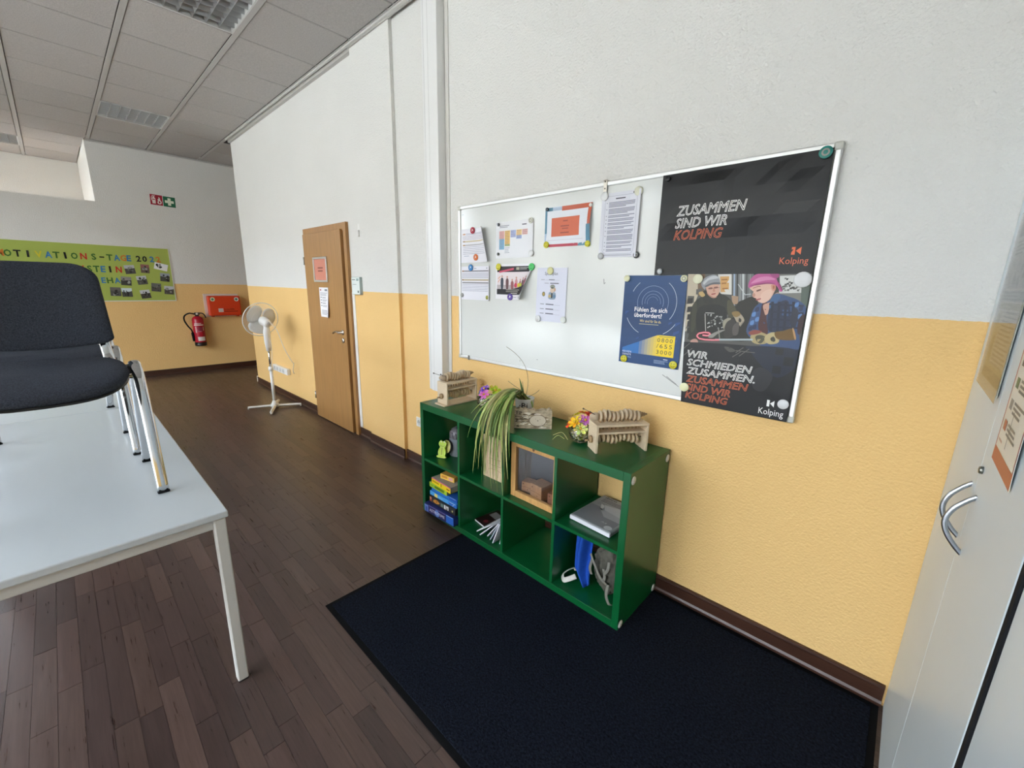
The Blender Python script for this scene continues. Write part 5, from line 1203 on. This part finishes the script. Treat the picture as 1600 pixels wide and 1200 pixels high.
bz = ZM + 0.0006 + 0.0165
for lb_, x, y, s_, rz in (('left wooden block behind the glass of the display box', -0.652, -0.268, 0.060, .2), ('largest middle wooden block inside the display box', -0.553, -0.283, 0.084, -.10), ('right reddish wooden block inside the display box', -0.452, -0.285, 0.066, .1)):
    o = thing('wooden_block', lb_, 'block', (x, y, bz), (0, 0, rz), 'wooden blocks in the display box')
    B().box(-s_ / 2, s_ / 2, -s_ / 2, s_ / 2, 0, s_ * 1.0, '#b08560' if x < -0.5 else '#99664e', 0.003, 1).build('block_body', M_PINE, o)
    b = B(); b.M = TR(0, -s_ / 2 - 0.0004, 0) @ RX(PI / 2)
    b.stroke([(-s_ * .46, s_ * .48), (0, s_ * .52), (s_ * .46, s_ * .47)], 0.002, 1, '#7a5336').disc(-s_ * .3, s_ * .78, .004, 1, '#5f3d28', n=8).disc(s_ * .15, s_ * .3, .003, 1, '#5f3d28', n=8)
    b.build('grain_marks', M_PRINT, o, kind='stuff')

t = thing('paper_pack', 'grey shrink wrapped pack of paper in the upper right compartment', 'paper pack', (-0.338, -0.322, ZM + 0.0006), (0, 0, math.radians(-3)))
pw_, pd_, ph_ = 0.232, 0.295, 0.026
B().box(0, pw_, 0, pd_, 0, ph_, '#a3a5a8', 0.009, 3).build('pack_wrap', M_GLOSSP, t)
B().box(0.002, pw_ - 0.002, -0.0012, 0.01, 0.003, ph_ - 0.003, '#e2e3ea', 0.001, 1).build('paper_edge', M_GLOSSP, t)
b = B(); b.M = TR(0, 0, ph_)
b.rect(0.012, 0.012, pw_ - 0.012, 0.17, 1, '#8d8f93').flat([(0.07, 0.2), (0.225, 0.235), (0.225, 0.1), (0.13, 0.1)], 2, '#c3c5c8').flat([(0.065, 0.16), (0.13, 0.1), (0.225, 0.1), (0.225, 0.14)], 3, '#b0b2b6').flat([(0.05, 0.2), (0.075, 0.19), (0.09, 0.145), (0.075, 0.15)], 3, '#cfd1d3')
b.text('ibico', 0.03, 0.262, wd=0.066, h=0.02, lvl=2, col='#17181a').lines(0.03, 0.2, 0.252, 3, 0.012, 0.005, 2, '#5f6165', 0.35, 2).lines(0.03, 0.08, 0.212, 3, 0.01, 0.003, 2, '#85878a', 0.3, 3).text('A4', 0.145, 0.05, wd=0.03, h=0.014, lvl=2, col='#c3c4c7').disc(0.2, 0.03, 0.02, 2, '#c9cbcd', ry=0.018)
b.build('pack_print', M_GLOSSP, t, kind='stuff')

# drawstring pouch and crumpled cloth bag
def fold_cloth(name, m, parent, outline_fn, col, nu, nv, th=0.004):
    b = B(); V = []; F = []
    for i in range(nu + 1):
        for j in range(nv + 1): V.append(outline_fn(i / nu, j / nv))
    for i in range(nu):
        for j in range(nv): F.append((i * (nv + 1) + j, (i + 1) * (nv + 1) + j, (i + 1) * (nv + 1) + j + 1, i * (nv + 1) + j + 1))
    b.add(V, F, col, True)
    o = b.build(name, m, parent)
    md = o.modifiers.new('thickness', 'SOLIDIFY'); md.thickness = th; md.offset = 0
    return o
t = thing('blue_pouch', 'bright blue cloth pouch hanging down in the bottom right compartment', 'pouch', (-0.30, -0.25, ZB + 0.0006))
def pouch(u, v):
    z = 0.285 * (1 - u) + 0.012 * u
    xl = -0.064 + 0.03 * u + 0.03 * u * u; xr = 0.048 + 0.005 * u + 0.03 * u * u
    if u > 0.8: xl += (u - 0.8) * 0.28
    x = xl + (xr - xl) * v
    f = 0.018 * math.sin(v * 2.2 * PI + 0.6 + u * 1.3) * (0.35 + 0.65 * math.sin(PI * min(1, u * 1.1))) + 0.010 * math.sin(v * 5 * PI + u * 3)
    return (x, 0.03 - 0.075 * u + f - 0.02 * math.sin(PI * v), z + 0.008 + 0.007 * math.sin(v * 7) * u)
fold_cloth('pouch_cloth', M_CLOTH, t, pouch, '#1f4fae', 26, 26)
b = B(); P = smoothpath([(0.0, -0.035, 0.055), (-0.02, -0.02, 0.052), (-0.045, -0.045, 0.04), (-0.056, -0.075, 0.024), (-0.035, -0.098, 0.017), (-0.01, -0.09, 0.03), (0.015, -0.065, 0.045)], 6)
b.tube(P, 0.013, '#d9d7cf', 8, asp=0.12); b.build('webbing_strap', M_CLOTH, t, label='white webbing strap loop')
t = thing('cloth_bag', 'crumpled grey cloth bag beside the blue pouch in bottom right compartment', 'bag', (-0.133, -0.215, ZB + 0.0006))
b = B(); nu, nv = 90, 60; V = []; F = []
def ridged(d, f, o): return 1 - abs(mnoise.noise(d * f + Vector((o, o * .7, o * 1.3)))) * 2
for j in range(nv + 1):
    tt = PI * j / nv
    for i in range(nu):
        a = 2 * PI * i / nu
        d = Vector((math.sin(tt) * math.cos(a), math.sin(tt) * math.sin(a), -math.cos(tt)))
        n_ = 0.98 + 0.16 * ridged(d, 1.8, 3) + 0.12 * ridged(d, 3.4, 7) + 0.06 * ridged(d, 7, 1) + 0.10 * mnoise.noise(d * 1.3)
        V.append((max(-0.095, min(0.092, d.x * 0.078 * n_)), d.y * 0.080 * n_, max(0.0, 0.122 + d.z * 0.115 * n_)))
for j in range(nv):
    for i in range(nu): F.append((j * nu + i, j * nu + (i + 1) % nu, (j + 1) * nu + (i + 1) % nu, (j + 1) * nu + i))
b.add(V, F, '#5a584f', True); b.build('bag_body', M_CLOTH, t)
for P in ([(-.085, -.085, .20), (-.05, -.105, .17), (-.01, -.112, .12), (.02, -.10, .09)], [(-.08, -.075, .17), (-.078, -.095, .13), (-.068, -.095, .10)], [(.0, -.105, .17), (.012, -.11, .13), (.0, -.105, .10)], [(.02, -.095, .21), (.025, -.11, .18), (.008, -.11, .15)],
          [(.03, -.105, .10), (.035, -.125, .06), (.055, -.13, .025), (.066, -.11, .014)]):
    B().tube(smoothpath(P, 6), 0.0075, '#7d7b72', 8, asp=0.18, up=(0, 1, 0)).build('bag_strap', M_CLOTH, t)

# booklets in the lower second compartment
DVX = DX[1]
t = thing('booklet', 'dark red and black booklet lying flat under the leaning brochures', 'booklet', (-1.012, -0.20, ZB + 0.0006), (0, 0, math.radians(-9)))
B().box(-0.056, 0.056, -0.09, 0.09, 0, 0.012, '#e7e6ea', 0.001, 1).build('page_block', M_PRINT, t)
b = B().box(-0.0565, 0.0565, -0.0905, 0.0905, 0.012, 0.0132, '#2b1a1c'); b.rect(-0.04, 0.01, 0.04, 0.065, 1, '#8c8a8d', z=0.0132).disc(0.01, -0.05, 0.016, 1, '#7d2634', n=12, z=0.0132); b.build('cover', M_GLOSSP, t)
NAMES = ['lowest white brochure of the leaning fan, lying flattest', 'second lowest white brochure of the leaning fan', 'third white brochure from the bottom of the leaning fan',
         'middle grey edged brochure of the leaning fan', 'white brochure just above the middle of the leaning fan', 'second steepest white brochure of the leaning fan', 'upright brochure standing against the compartment divider']
LN = [math.radians(a) for a in (52, 45, 37, 29, 21, 12, 3)]; LB = 0.152
XB = [0] * 7; XB[6] = DX[1] - 0.003 - LB * math.sin(LN[6])
for k in range(5, -1, -1): XB[k] = XB[k + 1] - (LB * math.cos(LN[k]) * (math.tan(LN[k]) - math.tan(LN[k + 1])) + 0.0095 / math.cos(LN[k]))
for k in range(7):
    yy = -0.272 - 0.014 * math.sin(k * 2.1)
    t = thing('brochure', NAMES[k], 'brochure', (XB[k], yy, ZB + 0.0009 + 0.0072 * math.sin(LN[k])), (0, LN[k], 0), 'brochures leaning in the lower second compartment')
    B().box(-0.0072, -0.0009, -0.09, 0.09, 0.0, LB, '#dfe1e8' if k != 3 else '#b9bfce', 0.0008, 1).build('pages', M_PRINT, t)
    B().box(-0.0008, 0.0, -0.09, 0.09, 0.0, LB, '#5d6880' if k % 2 else '#c9ccd6').build('cover', M_GLOSSP, t)

# ------------------------------------------------------------------ pedestal fan by the far socket strip
t = thing('pedestal_fan', 'white pedestal fan on a cross foot beside the door', 'fan', (-4.735, -0.262, 0.0))
FW = '#e2e2df'
ax1 = Vector((0.25, 0.52, 0)).normalized(); ax2 = Vector((0.52, -0.25, 0)).normalized() * -1
for d in (ax1, -ax1, ax2, -ax2):
    B().tube([d * 0.02 + Vector((0, 0, 0.03)), d * 0.285 + Vector((0, 0, 0.026))], [0.021, 0.018], FW, 4, asp=0.8, smooth=False).tube([d * 0.272 + Vector((0, 0, 0.014)), d * 0.287 + Vector((0, 0, 0.014))], 0.014, FW, 6).build('foot', M_PLASTIC, t)
B().lathe([(0, 0.012), (0.045, 0.012), (0.045, 0.05), (0.03, 0.07), (0.024, 0.09), (0, 0.09)], FW, 20).build('base_hub', M_PLASTIC, t)
B().tube([(0, 0, 0.08), (0, 0, 0.48)], 0.0185, FW, 14).build('lower_pole', M_PLASTIC, t)
B().lathe([(0.0, 0.465), (0.027, 0.465), (0.027, 0.505), (0.017, 0.515), (0.0, 0.515)], FW, 16).build('height_collar', M_PLASTIC, t)
B().tube([(0, 0, 0.51), (0, 0, 0.74)], 0.0125, 'chrome' if False else '#c9cbcc', 12).build('upper_pole', M_CHROME, t)
B().tube([(0, 0, 0.70), (0, 0, 0.80), (0, 0, 0.92), (0.01, 0, 0.985)], [0.026, 0.036, 0.041, 0.03], FW, 12, asp=0.75).build('control_neck', M_PLASTIC, t)
for q in range(4): B().box(-0.044, -0.036, -0.008, 0.008, 0.80 + q * 0.022, 0.812 + q * 0.022, '#8f9394', 0.002).build('speed_button', M_PLASTIC, t)
AX = Vector((-0.955, -0.13, 0.20)).normalized()               # the way the fan blows
hub = Vector((-0.115, -0.015, 1.062))
MQ = AX.to_track_quat('Z', 'Y').to_matrix().to_4x4()
MF = TR(*hub) @ MQ
b = B(); b.M = MF; b.lathe([(0.0, -0.19), (0.03, -0.188), (0.046, -0.17), (0.05, -0.12), (0.055, -0.07), (0.05, -0.045), (0.0, -0.045)], FW, 22); b.build('motor_housing', M_PLASTIC, t)
b = B(); b.M = MF; b.lathe([(0.0, -0.1935), (0.018, -0.193), (0.02, -0.189), (0.0, -0.1885)], '#b9bab8', 16); b.build('motor_cap', M_PLASTIC, t)
B().tube([(0.005, 0, 0.97), hub - AX * 0.10 - Vector((0, 0, 0.03))], [0.028, 0.03], FW, 10).build('tilt_joint', M_PLASTIC, t)
b = B(); b.M = MF; b.lathe([(0.0, -0.03), (0.03, -0.03), (0.03, 0.02), (0.02, 0.034), (0.0, 0.038)], '#d5d6d4', 18); b.build('blade_hub', M_PLASTIC, t)
for k in range(3):
    b = B(); V = []; F = []; nr, na = 8, 6
    for i in range(nr + 1):
        r = 0.028 + 0.145 * i / nr; w_ = math.radians(30 + 34 * math.sin(PI * min(1, 0.25 + 0.7 * i / nr)))
        for j in range(na + 1):
            a = (j / na - 0.5) * 2 * w_ * (1 if i < nr else 0.8); V.append((r * math.cos(a), r * math.sin(a), 0.05 * (j / na - 0.5) * (0.6 + 0.4 * i / nr)))
    for i in range(nr):
        for j in range(na): F.append((i * (na + 1) + j, (i + 1) * (na + 1) + j, (i + 1) * (na + 1) + j + 1, i * (na + 1) + j + 1))
    b.add(V, F, '#d3d4d2', True)
    o = b.build('fan_blade', M_PLASTIC, t, mtx=MF @ RZ(2 * PI * k / 3 + 0.75))
    md = o.modifiers.new('thickness', 'SOLIDIFY'); md.thickness = 0.002
def ring(b, r, z, rad, n=40, col=FW):
    pts = [(r * math.cos(2 * PI * i / n), r * math.sin(2 * PI * i / n), z) for i in range(n + 1)]; b.tube(pts, rad, col, 6, caps=False)
b = B(); b.M = MF; ring(b, 0.198, 0.0, 0.005); b.build('cage_rim', M_PLASTIC, t)
for sgn, nm in ((-1, 'rear_grille'), (1, 'front_grille')):
    b = B(); b.M = MF
    for k in range(60):
        a = 2 * PI * k / 60
        b.tube([(r * math.cos(a + (0.5 if r < 0.06 else 0.0) * 0), r * math.sin(a), z) for r, z in ((0.045, sgn * 0.055), (0.12, sgn * 0.055), (0.175, sgn * 0.04), (0.197, 0.004 * sgn))], 0.0008, FW, 4, caps=False)
    ring(b, 0.045, sgn * 0.055, 0.002, 20); ring(b, 0.125, sgn * 0.054, 0.0012, 30)
    b.build(nm, M_PLASTIC, t, kind='stuff')
B().tube(smoothpath([(0.08, 0.02, 1.04), (0.16, 0.06, 0.95), (0.21, 0.10, 0.75), (0.215, 0.17, 0.58), (0.14, 0.215, 0.55)], 8), 0.0035, '#d8d8d4', 6).build('power_cord', M_PLASTIC, t)
B().tube(smoothpath([(0.14, 0.215, 0.55), (0.10, 0.22, 0.50), (0.06, 0.225, 0.44), (0.04, 0.24, 0.40)], 6), 0.004, '#d8d8d4', 6).build('power_plug', M_PLASTIC, t)
B().tube(smoothpath([(0.03, 0.0, 0.86), (0.075, 0.01, 0.8), (0.06, 0.01, 0.66), (0.03, 0.0, 0.52)], 6), 0.003, '#d8d8d4', 6).build('cord_loop', M_PLASTIC, t)

# ------------------------------------------------------------------ tables
def table(label, x0, x1, y0, y1, h=0.72):
    t = thing('table', label, 'table', ((x0 + x1) / 2, (y0 + y1) / 2, 0), group='pale grey tables pushed end to end')
    hx, hy = (x1 - x0) / 2, (y1 - y0) / 2
    B().box(-hx, hx, -hy, hy, h - 0.025, h, '#c3c9cc', 0.004, 2).build('tabletop', M_LAMINATE, t)
    i = 0.018; w_ = 0.036
    for nm, bx in (('apron', (-hx + i, hx - i, -hy + i, -hy + i + 0.025)), ('apron', (-hx + i, hx - i, hy - i - 0.025, hy - i)), ('apron', (-hx + i, -hx + i + 0.025, -hy + i + .025, hy - i - .025)), ('apron', (hx - i - 0.025, hx - i, -hy + i + .025, hy - i - .025))):
        B().box(bx[0], bx[1], bx[2], bx[3], h - 0.065, h - 0.0255, '#c6c5c0', 0.003, 1).build(nm, M_PLASTIC, t)
    for sx in (-1, 1):
        for sy in (-1, 1):
            cx, cy = sx * (hx - 0.008 - w_ / 2), sy * (hy - 0.008 - w_ / 2)
            o = B().box(-w_ / 2, w_ / 2, -w_ / 2, w_ / 2, 0.004, h - 0.0255, '#c9c8c3', 0.004, 1).build('leg', M_PLASTIC, t, loc=(cx, cy, 0))
            B().box(-w_ / 2 + .002, w_ / 2 - .002, -w_ / 2 + .002, w_ / 2 - .002, 0, 0.004, '#2b2b2b').build('foot_cap', M_RUBBER, o)
table('pale grey table nearest the camera carrying the front chairs', -2.757, -0.912, -2.392, -1.592)
table('pale grey table behind the nearest one under the last chair', -4.605, -2.761, -2.392, -1.592)

# ------------------------------------------------------------------ chairs standing on the tables
def superoval(hx, hy, e, n=48):
    out = []
    for k in range(n):
        a = 2 * PI * k / n; c, s_ = math.cos(a), math.sin(a)
        out.append((hx * math.copysign(abs(c) ** (2 / e), c), hy * math.copysign(abs(s_) ** (2 / e), s_)))
    return out
def cushion(b, P, th, zf, col, prof=None):
    prof = prof or [(0.0, -th), (0.85, -th), (0.97, -th * .85), (1.0, -th * .5), (0.985, -th * .2), (0.94, -th * .04), (0.8, 0.0), (0.5, th * .05), (0.0, th * .06)]
    n = len(P); V = []; F = []
    for s_, dz in prof:
        for x, y in P: V.append((x * s_, y * s_, dz + zf(x * s_, y * s_)))
    for i in range(len(prof) - 1):
        for j in range(n): F.append((i * n + j, i * n + (j + 1) % n, (i + 1) * n + (j + 1) % n, (i + 1) * n + j))
    return b.add(V, F, col, True)
FAB = '#373b44'; CHR = '#d4d6d8'
def make_chair(label):
    t = thing('stacking_chair', label, 'chair', (0, 0, 0), group='black upholstered chairs standing on the tables')
    for s_ in (-1, 1):
        yy = 0.245 * s_
        P = smoothpath([(0.2, yy, 0.006), (0.145, yy, 0.2), (0.09, yy, 0.385), (0.062, yy, 0.44), (0.0, yy, 0.470), (-0.062, yy, 0.44), (-0.09, yy, 0.385), (-0.145, yy, 0.2), (-0.2, yy, 0.006)], 6)
        B().tube(P, 0.0095, CHR, 16, asp=1.85, up=(0, 1, 0)).build('side_frame', M_CHROME, t, label='chrome oval tube arch of two legs')
        for sx in (-1, 1): B().box(sx * 0.2 - 0.0105, sx * 0.2 + 0.0105, yy - 0.0185, yy + 0.0185, 0.0, 0.008, '#1d1d1e', 0.003).build('foot_cap', M_RUBBER, t)
        B().tube(smoothpath([(0.0, yy * 0.80, 0.428), (-0.12, yy * 0.80, 0.430), (-0.205, yy * 0.78, 0.452), (-0.236, yy * 0.76, 0.52), (-0.252, yy * 0.74, 0.66)], 6), 0.007, CHR, 14, asp=2.5, up=(0, 1, 0)).build('back_support', M_CHROME, t)
        B().box(-0.03, 0.03, min(yy * .87, yy * .97), max(yy * .87, yy * .97), 0.425, 0.462, '#17181a', 0.006).build('frame_joint', M_PLASTIC, t)
    for xx in (0.05, -0.05): B().tube([(xx, -0.245, 0.428), (xx, 0.245, 0.428)], 0.009, CHR, 10).build('crossbar', M_CHROME, t)
    P = superoval(0.225, 0.218, 3.4)
    sf = lambda x, y: 0.470 - 0.034 * max(0, (x - 0.02) / 0.2) ** 2 + 0.022 * max(0, (-x - 0.05) / 0.17) ** 2 + 0.012 * (abs(y) / 0.215) ** 2
    b = B(); cushion(b, P, 0.036, lambda x, y: sf(x, y), FAB); b.build('seat', M_FABRIC, t, loc=(0.08, 0, 0))
    b = B(); cushion(b, [(x * .985, y * .985) for x, y in P], 0.016, lambda x, y: sf(x, y) - 0.028, '#141517'); b.build('seat_shell', M_PLASTIC, t, loc=(0.08, 0, 0))
    hw, hh = 0.215, 0.155
    Q = []
    for k in range(14): Q.append((-hw + 2 * hw * (k + .5) / 14 if False else 0, 0)) if False else None
    # outline: rounded top corners, gently sagging bottom edge (u across, v up)
    pts = []
    for k in range(13): u = -hw + 0.022 + (2 * hw - 0.044) * k / 12; pts.append((u, -hh - 0.012 * (1 - (u / hw) ** 2) * 1.6 + 0.008))
    for k in range(1, 6): a = -PI / 2 + PI / 2 * k / 6; pts.append((hw - 0.022 + 0.022 * math.cos(a), -hh + 0.03 + 0.022 * math.sin(a)))
    for k in range(9): a = PI / 2 * k / 8; pts.append((hw - 0.012 - 0.085 + 0.085 * math.cos(a), hh - 0.065 + 0.065 * math.sin(a)))
    for k in range(9): a = PI / 2 + PI / 2 * k / 8; pts.append((-hw + 0.012 + 0.085 + 0.085 * math.cos(a), hh - 0.065 + 0.065 * math.sin(a)))
    for k in range(1, 6): a = PI + PI / 2 * k / 6; pts.append((-hw + 0.022 + 0.022 * math.cos(a), -hh + 0.03 + 0.022 * math.sin(a)))
    M_ = Matrix(((0, 0, 1, -0.165), (1, 0, 0, 0), (0, 1, 0, 0.682), (0, 0, 0, 1)))
    bf = lambda u, v: -0.030 * (1 - (u / hw) ** 2) - 0.16 * (v + hh) * 0.5
    b = B(); b.M = M_; cushion(b, pts, 0.034, bf, FAB); b.build('backrest', M_FABRIC, t)
    b = B(); b.M = M_; cushion(b, [(x * .99, y * .985) for x, y in pts], 0.012, lambda u, v: bf(u, v) - 0.030, '#141517'); b.build('back_shell', M_PLASTIC, t)
    return t
ch = make_chair('black upholstered chair nearest the camera on the pale table')
ch.location = (-1.428, -1.968, 0.7205)
for lb_, x, y, rz in (('black upholstered chair just behind the nearest one on the table', -1.955, -1.985, 0.0), ('black upholstered chair furthest back, across the joint of the tables', -2.575, -1.975, math.radians(8))):
    c2 = copy_tree(ch); c2['label'] = lb_; c2.location = (x, y, 0.7205); c2.rotation_euler = (0, 0, rz)

# ------------------------------------------------------------------ cabinets on the right
CABC = '#d8e3ea'
def cabinet(label, y1, handles, lock, group='white office cabinets on the right'):
    """front faces -x; y1 is its edge nearest the long wall"""
    t = thing('cabinet', label, 'cabinet', (0.892, y1, 0.0), group=group)
    wd, dp, h = 1.0225, 0.42, 2.15
    B().box(0.020, dp, -0.019, -0.001, 0.0, h, CABC, 0.001, 1).build('side_panel', M_CABINET, t)
    B().box(0.003, dp, -wd, -wd + 0.019, 0.0, h, CABC, 0.001, 1).build('side_panel', M_CABINET, t)
    B().box(0.020, dp, -wd + 0.019, -0.019, h - 0.019, h, CABC).build('top_panel', M_CABINET, t)
    B().box(0.020, dp, -wd + 0.019, -0.019, 0.0, 0.02, CABC).build('base_panel', M_CABINET, t)
    B().box(dp - 0.008, dp, -wd + 0.019, -0.019, 0.02, h - 0.019, CABC).build('back_panel', M_CABINET, t)
    for a, b_, hy in ((-0.001, -0.507, -0.462), (-0.509, -1.002, -0.560)):
        dr = B().box(0.0, 0.018, b_, a, 0.004, h - 0.003, CABC, 0.0012, 1).build('door', M_CABINET, t)
        if handles:
            P = smoothpath([(0.002, hy, 0.93), (-0.012, hy, 0.945), (-0.030, hy, 0.972), (-0.037, hy, 1.0), (-0.030, hy, 1.03), (-0.012, hy, 1.058), (0.002, hy, 1.073)], 6)
            B().tube(P, 0.0056, '#b5bac0', 12, asp=0.8, up=(0, 1, 0)).build('bow_handle', M_STEEL, dr, label='brushed metal bow handle')
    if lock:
        B().box(-0.003, 0.03, -wd - 0.0205, -wd - 0.0005, 0.0, h, '#1c1d20', 0.002, 1).build('dark_gap_strip', M_RUBBER, t, label='black strip standing in for the dark gap along the outer edge')  # black strip added so that the gap to the next cabinet looks dark
        b = B(); b.M = TR(-0.001, -0.545, 1.131) @ RY(-PI / 2); b.lathe([(0, -0.003), (0.0085, -0.003), (0.0085, 0.004), (0.007, 0.006), (0, 0.006)], '#8f8e88', 16).rect(-0.0012, -0.005, 0.0012, 0.005, 1, '#1c1c1c', z=0.006)
        b.build('lock', M_STEEL, t)
    return t
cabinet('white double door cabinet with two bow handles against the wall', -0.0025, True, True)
cabinet('white cabinet closest to the camera at the right edge', -1.047, False, False)

def cab_poster(name, label, ytop_left, z0, wd, ht, paint, film):
    t = thing(name, label, 'poster', (0.8905, ytop_left, z0))
    s = B().sheet(wd, ht, '#e3e2da'); paint(s, wd, ht)
    s.build('printed_sheet', M_GLOSSP, t, mtx=RZ(-PI / 2) @ RX(PI / 2), cuts=0.05, bend=lambda x, y, z: (x, y, z + 0.002 + 0.0025 * math.sin(y * 14) * math.sin(x * 9)))
    if film:
        B().box(-0.012, wd + 0.012, -0.012, ht + 0.012, 0.0055, 0.0062, '#ffffff').build('clear_sleeve', M_FILM, t, mtx=RZ(-PI / 2) @ RX(PI / 2))
def paint1(s, w, h):
    R = random.Random(2)
    s.rect(0.01, 0.012, w - 0.01, 0.04, 1, '#8c8456').rect(0.01, 0.04, w - 0.01, 0.055, 1, '#c9c08a').rect(0.01, 0.055, 0.10, 0.185, 1, '#d9d2a6').rect(0.11, 0.05, w - 0.01, 0.19, 1, '#e6e3d2')
    s.rect(0.02, 0.06, 0.09, 0.12, 2, '#b9ad74').rect(0.02, 0.13, 0.09, 0.18, 2, '#cfc9a8')
    for k in range(10): s.disc(R.uniform(.03, .085), R.uniform(.07, .175), R.uniform(.006, .014), 3, R.choice(['#a79a6c', '#8f8a72', '#c9c4a6']), n=8)
    s.lines(0.12, w - 0.02, 0.185, 13, 0.0105, 0.004, 2, '#9b9a8e', 0.35, 7).rect(0.01, 0.19, w - 0.01, 0.205, 1, '#b5b28a')
    s.rect(0.01, 0.21, w - 0.01, 0.235, 1, '#aebdcb').lines(0.02, w - 0.03, 0.232, 3, 0.008, 0.003, 2, '#7d8a99', 0.3, 8).rect(0.01, 0.24, w - 0.01, 0.31, 1, '#c9cacb')
    for k in range(26): s.disc(R.uniform(.02, w - .02), R.uniform(.247, .303), R.uniform(.005, .013), 2 + k * .03, R.choice(['#6d7075', '#8d9094', '#55585d', '#a9abae']), n=8)
    s.rect(0.01, 0.315, w - 0.01, h - 0.012, 1, '#d5d6d4').lines(0.02, 0.13, 0.36, 4, 0.01, 0.005, 2, '#8b8d90', 0.3, 3).rect(0.15, 0.32, 0.28, 0.37, 2, '#8f9296').rect(0.01, h - 0.05, w - 0.01, h - 0.012, 2, '#5d6a7a')
def paint2(s, w, h):
    RD = '#b5523f'; s.rect(0, 0, w, 0.03, 1, RD).rect(0, 0.03, 0.007, h, 1, RD).rect(w - 0.007, 0.03, w, h, 1, '#9a5a6a').rect(0, h - 0.007, w, h, 1, RD)
    s.rect(0.02, 0.045, 0.06, 0.05, 2, '#c9a59a').rect(0.1, 0.045, 0.104, 0.12, 2, '#6a6a6a')
    for k in range(5):
        y = 0.07 + k * 0.042; s.rect(0.03, y, 0.06, y + 0.02, 2, ('#b5523f', '#8a8d90', '#3d6a4a', '#3b3b3b', '#8a8d90')[k]); s.lines(0.075, w - 0.03, y + 0.02, 3, 0.009, 0.005, 2, '#6d6f70', 0.35, k)
cab_poster('cabinet_poster', 'A3 poster in clear sleeve on the cabinet door by the wall', -0.15, 1.285, 0.335, 0.42, paint1, True)
cab_poster('cabinet_poster', 'red bordered instruction sheet on the cabinet door above the handles', -0.620, 1.183, 0.215, 0.297, paint2, False)
